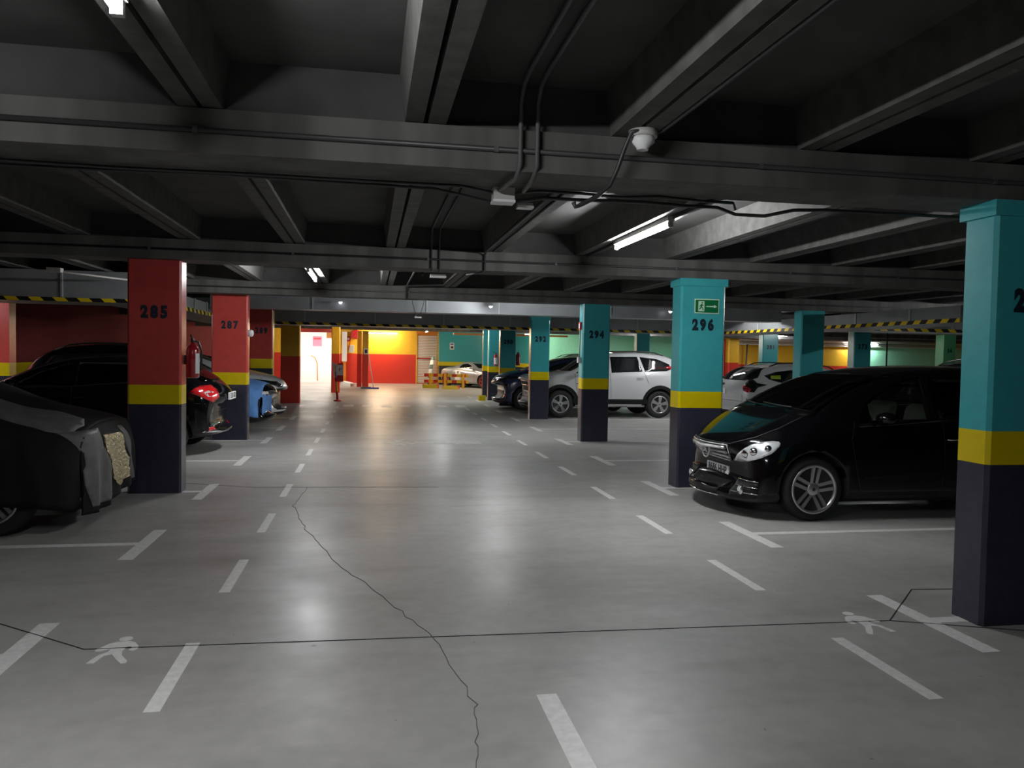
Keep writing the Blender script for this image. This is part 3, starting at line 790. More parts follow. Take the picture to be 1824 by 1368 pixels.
# ---- the black mpv
MPV = dict(L=4.27, rake=.20, paint='blackpaint', R=.315, Wt=.215, rr=.235, wy=.87, fw=1.31, rw=-1.44, bowf=.26, arch=.045,
    st=[(2.16, .30, .56, .60, .66, .46), (2.11, .17, .60, .78, .75, .60), (1.93, .13, .68, .865, .86, .68), (1.62, .13, .80, .885, .99, .72), (1.32, .14, .88, .89, 1.12, .74),
        (1.0, .15, .93, .89, 1.285, .70), (.65, .15, .95, .89, 1.42, .655), (.25, .15, .97, .89, 1.50, .63), (-.3, .15, .99, .89, 1.535, .62), (-.9, .15, 1.0, .888, 1.53, .61),
        (-1.45, .16, 1.02, .88, 1.49, .59), (-1.8, .18, 1.02, .865, 1.38, .57), (-2.02, .20, .96, .83, 1.12, .58), (-2.12, .26, .86, .78, .98, .56), (-2.15, .32, .78, .70, .88, .5)],
    hollow=True, cab=(-1.75, 1.0), glass='glass',
    holes=[([(.70, .985), (.70, 1.14), (.47, 1.28), (.24, 1.37), (.04, 1.41), (.04, 1.0)][::-1], 'side'), ([(-.06, 1.01), (-.06, 1.41), (-.85, 1.40), (-1.0, 1.06)][::-1], 'side'),
           ([(-1.08, 1.08), (-.95, 1.37), (-1.3, 1.32), (-1.55, 1.14)], 'side'),
           ([(-.70, 1.07), (-.4, 1.09), (.4, 1.09), (.70, 1.07), (.58, 1.40), (-.58, 1.40)], 'front'), ([(-.55, 1.08), (.55, 1.08), (.48, 1.34), (-.48, 1.34)], 'rear')],
    side_windows=[('side_window', [(.84, .945), (.80, 1.08), (.62, 1.22), (.47, 1.305), (.24, 1.39), (.03, 1.43), (.03, .985), (.4, .96)]), ('side_window', [(-.05, 1.0), (-.05, 1.43), (-.86, 1.415), (-1.02, 1.05)]),
                  ('quarter_window', [(-1.07, 1.07), (-.94, 1.38), (-1.31, 1.33), (-1.56, 1.13)])],
    panels=[('windscreen', [(-.77, 1.0), (-.4, 1.055), (0, 1.075), (.4, 1.055), (.77, 1.0), (.63, 1.42), (.3, 1.445), (-.3, 1.445), (-.63, 1.42)], 'F', 'glass'), ('rear_window', [(-.57, 1.06), (.57, 1.06), (.5, 1.35), (-.5, 1.35)], 'B', 'glass'),
            ('grille', [(-.40, .70), (.40, .70), (.33, .53), (-.33, .53)], 'F', 'trimblack'),
            ('lower_grille', [(-.40, .33), (.40, .33), (.34, .19), (-.34, .19)], 'F', 'trimblack'),
            ('bumper_intake', [(.47, .36), (.78, .36), (.76, .21), (.50, .21)], 'Fs', 'trimblack'),
            ('tail_light', [(.60, .72), (.78, .72), (.78, 1.0), (.62, 1.0)], 'Bs', 'redlens')],
    seams=[([[(.88, .97), (.93, .80), (.86, .45), (.80, .24)], [(-.08, 1.02), (-.10, .5), (-.06, .24)], [(-1.02, 1.04), (-1.10, .85), (-.98, .6)], [(.8, .24), (-1.0, .24)]], 'LR'),
           ([[(-.72, 1.02), (-.70, .90), (-.62, .80), (-.42, .715), (.42, .715), (.62, .80), (.70, .90), (.72, 1.02)]], 'F')],
    strips=[([[(.84, .925), (.4, .95), (0, .98), (-1.0, 1.04), (-1.5, 1.10)]], 'LR', 'chrome', .012), ([[(.80, .42), (0, .46), (-1.0, .50)]], 'LR', 'trimblack', .02)],
    mirror=(.60, .84, .945), handles=[(.02-.22, .80), (-.95, .84)], handlem='chrome', twin=True)
mpv, mbvh, _ = make_car('people_carrier', 'black people carrier with grey alloy wheels parked nose out by pillar 296', (5.575, 7.83, 0), PI, MPV)
# headlights wrap from the front to the flank: projected from the side and the front
HL = [(-1.225, .540), (-1.158, .623), (-1.078, .689), (-1.014, .728), (-.946, .750), (-.874, .766), (-.817, .774), (-.762, .772), (-.742, .755), (-.745, .73), (-.778, .688), (-.813, .655), (-.911, .605), (-1.04, .562), (-1.14, .545)]
for s, v in ((1, 'FL'), (-1, 'FR')):
    hl = panel('headlight', mbvh, HL, v, M['lens'], mpv, off=.007, res=.025)
    for (hu, hz, r) in ((-1.075, .635, .036), (-.985, .665, .036), (-.85, .705, .03)):
        b = MB()
        h = hitp(mbvh, v, hu, hz)
        n = h[1]; c = h[0]+n*.008
        a1 = n.cross(Vector((0, 0, 1))).normalized(); a2 = n.cross(a1)
        ring = [2*PI*k/16 for k in range(16)]
        vs = [c+(a1*math.cos(t)+a2*math.sin(t))*q+n*hh for q, hh in ((r*1.15, -.002), (r, .003), (r*.6, .014)) for t in ring]+[c+n*.016]
        b.mat(M['dalloy']).add(vs[:16]+vs[16:32], [(k, (k+1) % 16, 16+(k+1) % 16, 16+k) for k in range(16)])
        b.mat(M['chrome']).add(vs[16:], [(k, (k+1) % 16, 16+(k+1) % 16, 16+k) for k in range(16)]+[(16+k, 16+(k+1) % 16, 32) for k in range(16)], True)
        b.build('headlight_reflector', None, hl)
def front_x(bvh, y, z):
    return hitp(bvh, 'F', y, z)[0].x
# chrome grille: frame, three slats and the round three-pointed emblem
gb = MB()
def front_bar(b, bvh, pts, r):
    b.tube([(front_x(bvh, y, z)+.014, y, z) for y, z in pts], r, 6)
for z, w_ in ((.665, .37), (.615, .35), (.565, .33)):
    front_bar(gb, mbvh, [(-w_+2*w_*k/10, z) for k in range(11)], .019)
front_bar(gb, mbvh, [(-.40+.8*k/10, .70) for k in range(11)], .007)
front_bar(gb, mbvh, [(-.33+.66*k/10, .53) for k in range(11)], .008)
front_bar(gb, mbvh, [(-.40, .70), (-.33, .53)], .008); front_bar(gb, mbvh, [(.40, .70), (.33, .53)], .008)
gb.build('grille_slats', M['satin'], mpv)
xe = front_x(mbvh, 0, .615)+.062
eb = MB(); R0 = .085
ringp = [(xe, R0*math.cos(a), .615+R0*math.sin(a)) for a in [2*PI*k/24 for k in range(25)]]
eb.tube(ringp, .009, 6, cap=False)
for k in range(3):
    a = PI/2+2*PI*k/3; c, s_ = math.cos(a), math.sin(a)
    p = [(R0*c, R0*s_), (.017*math.cos(a+PI/3), .017*math.sin(a+PI/3)), (0, 0), (.017*math.cos(a-PI/3), .017*math.sin(a-PI/3))]
    eb.add([(xe-.006, y, z+.615) for y, z in p]+[(xe+.008, y, z+.615) for y, z in p], [(0, 1, 2, 3), (7, 6, 5, 4), (0, 4, 5, 1), (1, 5, 6, 2), (2, 6, 7, 3), (3, 7, 4, 0)])
eb.lathe([(-.06, .05), (-.012, .02)], (xe, 0, .615), 'x', 12)
eb.build('star_emblem', M['satin'], mpv)
plate(mpv, mbvh, 'F', .405, '8686 HHP', .52, .11)
for s in (-1, 1):
    b = MB(); ys = [s*(.50+.28*k/5) for k in range(6)]
    for z in (.315, .255, .375): front_bar(b, mbvh, [(y, z) for y in ys], .006)
    b.build('bumper_trim', M['chrome'], mpv)
    hp = hitp(mbvh, 'F', s*.60, .275)[0]
    fl = MB().lathe([(-.02, .05), (.012, .05), (.018, .04)], (hp.x+.004, hp.y, hp.z), 'x', 16).build('fog_light', M['chrome'], mpv)
    MB().lathe([(.018, .034), (.021, .030)], (hp.x+.004, hp.y, hp.z), 'x', 16).build('fog_lens', M['lens'], fl)
b = MB(); front_bar(b, mbvh, [(-.36+.72*k/8, .185) for k in range(9)], .007); b.build('bumper_lip', M['chrome'], mpv)
# lower grille mesh
b = MB()
for k in range(-9, 10):
    for s in (-1, 1):
        p0 = (k*.045, .20); p1 = (k*.045+s*.11, .32)
        if abs(p1[0]) < .37 and abs(p0[0]) < .35: front_bar(b, mbvh, [p0, p1], .003)
b.build('grille_mesh', M['black'], mpv)
# wipers, cabin
for y0_, y1_ in ((.52, -.02), (-.10, -.60)):
    pts = [(hitp(mbvh, 'F', y0_+(y1_-y0_)*k/6, 1.075+.02*k/6)[0]+Vector((.015, 0, .02))) for k in range(7)]
    MB().tube(pts, .008, 6).build('wiper', M['black'], mpv)
def seat(root, x, y, m, hd='dseat'):
    b = MB(); b.smooth = False
    prof = [(-.25, .62), (-.32, 1.0), (-.34, 1.10), (-.28, 1.13), (-.20, 1.08), (-.12, .70), (.22, .68), (.26, .60), (.22, .55), (-.2, .52)]
    for w_, sc in ((.24, 1),):
        b.prism_y([(x+p[0], p[1]) for p in prof][::-1], y-w_, y+w_)
    o = b.build('seat', m, root)
    md = o.modifiers.new('bv', 'BEVEL'); md.width = .05; md.segments = 3; bake(o)
    for p in o.data.polygons: p.use_smooth = True
    h = MB(); rbox(h, x-.34, x-.24, y-.12, y+.12, 1.17, 1.34, .045); ho = h.build('headrest', M[hd], o)
    MB().tube([(x-.29, y-.05, 1.08), (x-.29, y-.05, 1.20)], .006, 6).build('headrest_post', M['chrome'], o)
for y in (-.38, .38): seat(mpv, .02, y, M['seat'])
for y in (-.38, .38): seat(mpv, -.85, y, M['seat'])
B(.55, 1.0, -.78, .78, .60, .93).build('dashboard', M['dseat'], mpv)
st_ = [(.48+.06*math.sin(a), -.0+.38+.17*math.cos(a), .93+.17*math.sin(a)*.95) for a in [2*PI*k/20 for k in range(21)]]
MB().tube(st_, .014, 6, cap=False).tube([(.6, .38, .88), (.48, .38, .93)], .03, 8).build('steering_wheel', M['black'], mpv)
xm = .52
MB().box(.50, .53, -.11, .11, 1.29, 1.35).build('rear_view_mirror', M['chrome'], mpv)

# ---- white suv
SUV = dict(L=4.55, paint='whitepaint', R=.355, Wt=.235, rr=.225, wy=.91, fw=1.33, rw=-1.32, bowf=.24, arch=.045,
    st=[(2.28, .40, .78, .62, .95, .5), (2.22, .28, .84, .80, 1.03, .64), (2.02, .24, .93, .88, 1.08, .70), (1.6, .24, 1.0, .92, 1.13, .74), (1.2, .25, 1.04, .925, 1.18, .76),
        (.98, .26, 1.06, .93, 1.24, .74), (.7, .26, 1.08, .93, 1.42, .69), (.35, .26, 1.1, .93, 1.60, .65), (0, .26, 1.11, .93, 1.675, .64), (-.6, .26, 1.13, .93, 1.71, .63),
        (-1.2, .26, 1.15, .925, 1.70, .62), (-1.7, .28, 1.17, .915, 1.63, .60), (-2.0, .30, 1.14, .89, 1.45, .60), (-2.18, .32, 1.02, .86, 1.2, .6), (-2.26, .36, .9, .8, 1.06, .54)],
    side_windows=[('side_window', [(.92, 1.14), (.55, 1.40), (.25, 1.53), (.06, 1.565), (.06, 1.16)]), ('side_window', [(-.02, 1.16), (-.02, 1.57), (-.75, 1.58), (-.85, 1.20)]), ('quarter_window', [(-.92, 1.20), (-.82, 1.58), (-1.3, 1.53), (-1.62, 1.40), (-1.66, 1.27), (-1.5, 1.22)])],
    panels=[('windscreen', [(-.70, 1.19), (.70, 1.19), (.60, 1.60), (-.60, 1.60)], 'F', 'dglass'), ('rear_window', [(-.6, 1.22), (.6, 1.22), (.52, 1.56), (-.52, 1.56)], 'B', 'dglass'),
            ('grille', [(-.42, .92), (.42, .92), (.36, .66), (-.36, .66)], 'F', 'trimblack'), ('lower_grille', [(-.6, .52), (.6, .52), (.5, .33), (-.5, .33)], 'F', 'trimblack'),
            ('tail_light', [(.62, .95), (.80, .95), (.80, 1.35), (.66, 1.35)], 'Bs', 'redlens'), ('headlight', [(1.92, .96), (2.17, .93), (2.2, .80), (1.98, .80), (1.90, .86)], 'LR', 'lens'),
            ('fender_vent', [(.94, .88), (.74, .90), (.74, .86), (.84, .85)], 'LR', 'black'),
            ('sill_cladding', [(1.0, .36), (-.98, .36), (-.98, .49), (1.0, .49)], 'LR', 'trimblack'), ('bumper_cladding', [(2.0, .30), (2.28, .30), (2.28, .52), (2.05, .50), (1.98, .42)], 'LR', 'trimblack')],
    seams=[([[(.95, 1.13), (.93, .8), (.86, .5)], [(.02, 1.15), (0, .5)], [(-.9, 1.18), (-1.0, .9)]], 'LR'), ([[(-.76, 1.12), (-.70, 1.0), (.70, 1.0), (.76, 1.12)]], 'F')],
    mirror=(.80, .88, 1.10), handles=[(.12, 1.0), (-.78, 1.03)], rails=(.35, -1.5, .56, 1.7), sw=.05)
suv, sb, _ = make_car('suv', 'white suv with black roof rails parked nose out behind pillars 292 and 294', (6.08, 20.27, 0), PI, SUV)
for x in (SUV['fw'], SUV['rw']):
    for s, v in ((1, 'L'), (-1, 'R')):
        arc = [(x+.445*math.cos(a), .365+.445*math.sin(a)) for a in [PI*(-.02+1.04*k/14) for k in range(15)]]
        seam('arch_cladding', sb, [arc], v, M['trimblack'], suv, .085, .010)
b = MB(); front_bar(b, sb, [(-.42+.84*k/8, .80) for k in range(9)], .018); front_bar(b, sb, [(-.42+.84*k/8, .92) for k in range(9)], .012); b.build('grille_bar', M['chrome'], suv)
plate(suv, sb, 'F', .58, '4172 FVN', .52, .11)

# ---- black hatchback, rear to the aisle
HAT = dict(L=4.33, paint='blackpaint', R=.32, Wt=.205, rr=.215, wy=.875, fw=1.25, rw=-1.34, bowf=.24, bowr=.22,
    st=[(2.16, .34, .58, .60, .68, .5), (2.10, .22, .64, .80, .76, .64), (1.9, .17, .74, .87, .86, .70), (1.5, .17, .84, .89, .95, .74), (1.1, .18, .90, .895, 1.02, .76),
        (.85, .18, .93, .895, 1.12, .74), (.4, .18, .95, .895, 1.33, .66), (0, .18, .97, .895, 1.44, .62), (-.5, .18, 1.0, .895, 1.485, .61), (-1.05, .18, 1.03, .89, 1.46, .59),
        (-1.5, .20, 1.06, .875, 1.36, .57), (-1.8, .24, 1.06, .86, 1.20, .58), (-1.98, .28, 1.0, .84, 1.08, .60), (-2.12, .30, .86, .80, .96, .62), (-2.18, .38, .70, .74, .80, .56)],
    hollow=True, cab=(-1.6, .75), glass='dimglass',
    holes=[([(.70, 1.02), (.35, 1.20), (.0, 1.32), (-.06, 1.33), (-.06, 1.03)][::-1], 'side'), ([(-.14, 1.03), (-.14, 1.34), (-.85, 1.34), (-1.05, 1.12)][::-1], 'side'),
           ([(-.6, 1.08), (.6, 1.08), (.55, 1.33), (-.55, 1.33)], 'front'), ([(-.52, 1.14), (.52, 1.14), (.46, 1.34), (-.46, 1.34)], 'rear')],
    side_windows=[('side_window', [(.72, 1.0), (.35, 1.215), (.0, 1.335), (-.05, 1.345), (-.05, 1.02)]), ('side_window', [(-.15, 1.02), (-.15, 1.355), (-.86, 1.355), (-1.08, 1.11)])],
    panels=[('windscreen', [(-.65, 1.04), (.65, 1.04), (.58, 1.35), (-.58, 1.35)], 'F', 'dimglass'), ('rear_window', [(-.60, 1.10), (.60, 1.10), (.5, 1.36), (-.5, 1.36)], 'B', 'dimglass'),
            ('tail_light', [(-.747, .94), (-.82, 1.0), (-.92, 1.03), (-1.13, 1.04), (-1.22, .97), (-1.24, .86), (-1.098, .78), (-.95, .84)], ('BL', 'BR'), 'redlens'),
            ('tail_reflector', [(-.93, .93), (-1.02, .96), (-1.14, .94), (-1.12, .88), (-1.0, .87)], ('BL', 'BR'), 'clearlens'),
            ('bumper_reflector', [(.55, .42), (.74, .42), (.74, .37), (.55, .37)], 'Bs', 'redlens'),
            ('headlight', [(1.6, .82), (2.0, .74), (2.05, .64), (1.8, .66)], 'LR', 'lens')],
    seams=[([[(.82, .98), (.86, .7), (.76, .26)], [(-.1, 1.02), (-.12, .26)], [(-1.06, 1.12), (-1.1, .85), (-.96, .6)], [(.76, .26), (-1.0, .26)], [(-1.75, .78), (-2.1, .76)]], 'LR'),
           ([[(-.62, 1.0), (-.6, .62), (.6, .62), (.62, 1.0)]], 'B')],
    strips=[([[(-.78, .36), (-.4, .33), (.4, .33), (.78, .36)]], 'B', 'chrome', .02), ([[(.72, .985), (-.05, 1.01), (-1.08, 1.09)]], 'LR', 'chrome', .012)],
    mirror=(.62, .84, .985), handles=[(-.0-.2, .86), (-1.0, .90)])
hat, hb, _ = make_car('hatchback', 'black hatchback with red tail light parked rear out beside pillar 285', (-4.28, 12.95, 0), PI, HAT)
for y in (-.38, .38): seat(hat, .0, y, M['dseat']); 
for y in (-.38, .38): seat(hat, -.85, y, M['dseat'])
plate(hat, hb, 'B', .86, '5310 GKR', .5, .11)

# ---- white small hatch nose out on the left
CHR = dict(L=4.3, paint='whitepaint', R=.33, Wt=.21, rr=.225, wy=.88, fw=1.28, rw=-1.34, bowf=.30,
    st=[(2.16, .36, .62, .60, .72, .5), (2.10, .20, .74, .80, .88, .62), (1.92, .17, .86, .87, 1.0, .68), (1.6, .18, .93, .89, 1.09, .72), (1.2, .2, .97, .895, 1.15, .75),
        (.95, .2, .99, .895, 1.24, .73), (.5, .2, 1.0, .895, 1.42, .66), (0, .2, 1.02, .895, 1.53, .62), (-.6, .2, 1.05, .895, 1.55, .61), (-1.2, .22, 1.1, .89, 1.48, .58),
        (-1.7, .26, 1.12, .87, 1.34, .56), (-2.0, .3, 1.04, .84, 1.12, .58), (-2.14, .36, .9, .78, 1.0, .54)],
    side_windows=[('side_window', [(.85, 1.05), (.45, 1.28), (.05, 1.41), (.05, 1.07)]), ('side_window', [(-.05, 1.07), (-.05, 1.42), (-.8, 1.42), (-1.1, 1.2), (-.9, 1.1)])],
    panels=[('windscreen', [(-.68, 1.17), (.68, 1.17), (.6, 1.45), (-.6, 1.45)], 'F', 'dglass'), ('rear_window', [(-.55, 1.18), (.55, 1.18), (.48, 1.42), (-.48, 1.42)], 'B', 'dglass'),
            ('headlight', [(.34, .86), (.80, .97), (.84, .90), (.5, .80), (.30, .79)], 'Fs', 'dglass'),
            ('running_light', [(.44, .70), (.80, .74), (.80, .66), (.5, .64)], 'Fs', 'dglass'), ('headlight', [(1.55, .96), (1.95, .91), (2.0, .85), (1.75, .88)], 'LR', 'dglass'),
            ('running_light', [(1.84, .75), (2.03, .74), (2.03, .68), (1.88, .69)], 'LR', 'dglass'),
            ('upper_grille', [(-.55, .76), (.55, .76), (.5, .70), (-.5, .70)], 'F', 'trimblack'), ('lower_grille', [(-.6, .56), (.6, .56), (.45, .30), (-.45, .30)], 'F', 'trimblack'),
            ('bumper_lip', [(-.8, .26), (.8, .26), (.75, .19), (-.75, .19)], 'F', 'trimblack')],
    seams=[([[(-.74, 1.12), (-.66, .92), (-.3, .82), (.3, .82), (.66, .92), (.74, 1.12)]], 'F'), ([[(.85, 1.03), (.85, .5)], [(0, 1.05), (0, .4)]], 'LR')], mirror=(.7, .84, 1.03), sw=.04)
chr_, cb, _ = make_car('hatchback', 'white hatchback parked nose out between pillars 287 and 289', (-3.93, 18.02, 0), 0, CHR)
plate(chr_, cb, 'F', .47, '2741 KZD', .5, .11)
b = MB(); front_bar(b, cb, [(-.5+1.0*k/8, .785) for k in range(9)], .008); b.build('grille_bar', M['chrome'], chr_)

# ---- dark car with a blue cloth over its bonnet
DRK = dict(L=4.4, paint='blackpaint', R=.33, Wt=.21, rr=.22, wy=.88, fw=1.32, rw=-1.35, bowf=.24,
    st=[(2.2, .36, .60, .6, .74, .5), (2.14, .24, .70, .80, .86, .64), (1.95, .2, .80, .87, .95, .70), (1.5, .2, .90, .9, 1.02, .74), (1.1, .2, .96, .9, 1.1, .76),
        (.8, .2, 1.0, .9, 1.25, .72), (.35, .2, 1.02, .9, 1.48, .66), (0, .2, 1.05, .9, 1.60, .64), (-.6, .2, 1.06, .9, 1.64, .64), (-1.3, .2, 1.08, .9, 1.62, .62),
        (-1.8, .22, 1.1, .88, 1.52, .6), (-2.1, .26, 1.05, .85, 1.25, .6), (-2.2, .34, .9, .8, 1.05, .55)],
    side_windows=[('side_window', [(.75, 1.05), (.4, 1.3), (.1, 1.45), (.1, 1.08)]), ('side_window', [(0, 1.08), (0, 1.46), (-.85, 1.46), (-1.0, 1.1)]), ('quarter_window', [(-1.1, 1.12), (-.95, 1.46), (-1.6, 1.42), (-1.75, 1.2)])],
    panels=[('windscreen', [(-.66, 1.12), (.66, 1.12), (.58, 1.5), (-.58, 1.5)], 'F', 'dglass'), ('headlight', [(1.75, .84), (2.05, .80), (2.08, .7), (1.85, .72)], 'LR', 'lens'), ('grille', [(-.4, .72), (.4, .72), (.35, .55), (-.35, .55)], 'F', 'trimblack'),
            ('rear_window', [(-.55, 1.18), (.55, 1.18), (.48, 1.48), (-.48, 1.48)], 'B', 'dglass'), ('tail_light', [(.6, .8), (.8, .8), (.8, 1.1), (.65, 1.1)], 'Bs', 'redlens')],
    seams=[([[(.8, 1.04), (.82, .6)], [(.05, 1.06), (.03, .4)]], 'LR')], mirror=(.62, .86, 1.05), rails=(.3, -1.6, .55, 1.6))
drk, db, _ = make_car('estate_car', 'tall black car under a blue cloth behind pillar 287', (-3.95, 15.85, 0), 0, DRK)
# blue cloth: drape over the front part of that car
def drape(name, bvh, u0, u1, zcut, m, root_loc, rz, label, cat, group=None, off=.02, fold=.02, hem=lambda x: .3, nx=26, step=.06, seed=1, parts=True, flare=.05):
    """cloth built from rows across the car: for each x a section from left hem over the top to right hem"""
    rnd = random.Random(seed); rows = []
    xs = [u0+(u1-u0)*k/nx for k in range(nx+1)]
    NS = 15
    for x in xs:
        pts = []
        hL = hitp(bvh, 'L', x, .6); 
        tz = hitp(bvh, 'T', x, 0)
        if hL is None or tz is None: rows.append(None); continue
        wmax = abs(hL[0].y)
        # lower part up the left side, then the top
        seq = []
        hm = hem(x)
        zs = [hm+(.85-hm)*k/6 for k in range(7)]
        for z in zs:
            h = hitp(bvh, 'L', x, max(z, .45)); y = abs(h[0].y) if h else wmax
            y = max(y, 0)+off+flare*max(0, (.7-z))
            seq.append((y, z))
        ytop = seq[-1][0]
        up = []
        for k in range(8):
            y = ytop*(1-.04-k/8*.96)
            h = hitp(bvh, 'T', x, y)
            if h: up.append((y, max(h[0].z+off*.6, .87)))
        full = [(y, z) for y, z in seq+up]
        rows.append((x, full+[(-y, z) for y, z in full[:-1][::-1]]))
    lens = [len(q[1]) for q in rows if q]; best = max(set(lens), key=lens.count)
    rows = [r for r in rows if r and len(r[1]) == best]
    n = len(rows[0][1]); vs = []
    for x, r in rows:
        for k, (y, z) in enumerate(r):
            side = max(0, min(1, (.95-z)/.4))
            f = fold*math.sin(x*19+math.sin(x*7+seed)*2+k*.3)*side+fold*.5*noise.noise(Vector((x*3, y*3, z*4+seed)))
            vs.append((x, y+math.copysign(f, y) if abs(y) > .02 else y, z+fold*.4*noise.noise(Vector((x*4, y*4, seed)))))
    fs = [(i*n+k, i*n+k+1, (i+1)*n+k+1, (i+1)*n+k) for i in range(len(rows)-1) for k in range(n-1)]
    # front closing apron
    b = MB(); b.add(vs, fs, True)
    return b, rows, n
def apron(b, bvh, rows, n, hemz, fold, off=.03, seed=1, nz=8):
    """cloth hanging in front of the nose, following the last row"""
    x, r = rows[-1]; vs = []
    base = [Vector((x, y, z)) for y, z in r]
    for j in range(nz+1):
        t = j/nz
        for k, p in enumerate(base):
            hz = hemz(p.y); z = p.z+(min(p.z, hz)-p.z)*t
            # push out to front surface
            h = hitp(bvh, 'F', max(-.8, min(.8, p.y)), max(z, .48))
            xf = (h[0].x if h else x)+off
            e = math.sin(min(1, t*1.6)*PI/2)
            xx = max(x, xf) if j else x
            xx = x+(xx-x)*e+fold*math.sin(p.y*21+seed)*t+.03*t*0
            vs.append((xx, p.y, z))
    b.add(vs, [(j*n+k, j*n+k+1, (j+1)*n+k+1, (j+1)*n+k) for j in range(nz) for k in range(n-1)], True)
def finish_cloth(b, name, m, loc, rz, label, cat, th=.006):
    o = b.build(name, m); md = o.modifiers.new('sub', 'SUBSURF'); md.levels = 1; md.render_levels = 1
    md = o.modifiers.new('sol', 'SOLIDIFY'); md.thickness = th; bake(o)
    for p in o.data.polygons: p.use_smooth = True
    o.location = loc; o.rotation_euler = (0, 0, rz); tag(o, label, cat); return o
b, rows, n = drape('c', db, .95, 2.10, .3, None, None, 0, '', '', fold=.025, hem=lambda x: .34+.04*math.sin(x*5), nx=18, off=.025)
apron(b, db, rows, n, lambda y: .36+.03*math.sin(y*6), .02, off=.03)
finish_cloth(b, 'cloth', M['bluecloth'], (-3.95, 15.85, 0), 0, 'light blue cloth hanging over the bonnet of the black car behind pillar 287', 'cloth')

# ---- covered car, near left
CVR = dict(L=4.3, paint='coverdark', R=.32, Wt=.205, rr=.21, wy=.86, fw=1.3, rw=-1.3, bowf=.16,
    st=[(2.13, .36, .60, .62, .74, .5), (2.08, .24, .68, .80, .84, .64), (1.9, .2, .76, .87, .91, .70), (1.5, .2, .84, .89, .98, .74), (1.2, .2, .9, .89, 1.05, .76),
        (.95, .2, .93, .89, 1.16, .74), (.5, .2, .95, .89, 1.33, .66), (0, .2, .97, .89, 1.42, .62), (-.6, .2, 1.0, .89, 1.44, .6), (-1.2, .2, 1.0, .89, 1.36, .58), (-1.8, .24, .95, .86, 1.1, .58), (-2.12, .32, .8, .78, .9, .54)],
    panels=[], seams=[])
cvr = thing('covered_car', 'car under a dark cover with grey bands and gold foil patch at near left', 'car', (-4.34, 7.86, 0), 0)
vbody = loft(CVR['st'], .16, .15, 4.3); vb = bvh_of(vbody); kill(vbody)
for x in (1.3, -1.3):
    for q in (-1, 1): wheel(cvr, x, q*.74, q, R=.32, W=.2, rr=.21, n=5)
b, rows, n = drape('c', vb, -2.0, 2.02, .3, None, None, 0, '', '', fold=.03, hem=lambda x: .20+.10*math.sin(x*1.3+.5), nx=56, off=.03, flare=.03)
apron(b, vb, rows, n, lambda y: .19+.05*math.sin(y*3), .032, off=.05, nz=10)
cov = finish_cloth(b, 'car_cover', M['coverdark'], (0, 0, 0), 0, None, None); cov.parent = cvr
cbv = bvh_of(cov)
panel('grey_band', cbv, [(-1.0, -.34), (1.15, -.29), (1.6, -.22), (1.84, -.32), (1.90, -.5), (1.86, -.72), (1.69, -.77), (1.34, -.74), (-1.0, -.72)], 'T', M['covergrey'], cov, off=.004, th=.002, res=.05)
panel('grey_band', cbv, [(-.75, .85), (-.37, .86), (-.38, .70), (-.18, .47), (-.13, .22), (-.25, .2), (-.62, .2), (-.66, .29), (-.72, .41), (-.74, .65)], 'F', M['covergrey'], cov, off=.006, th=.002, res=.035)
foil = panel('foil_patch', cbv, [(-.35, .79), (.03, .78), (.29, .51), (.30, .33), (.02, .28), (-.09, .36), (-.15, .47), (-.34, .66)], 'F', M['foil'], cov, off=.012, th=.002, res=.02)
for v in foil.data.vertices: v.co.x += .010*noise.noise(v.co*38)+.006*noise.noise(v.co*90)
for p in foil.data.polygons: p.use_smooth = False
panel('grey_band', cbv, [(.08, .84), (.20, .83), (.46, .53), (.62, .24), (.34, .22), (.33, .52), (.08, .79)], 'F', M['covergrey'], cov, off=.006, th=.002, res=.035)

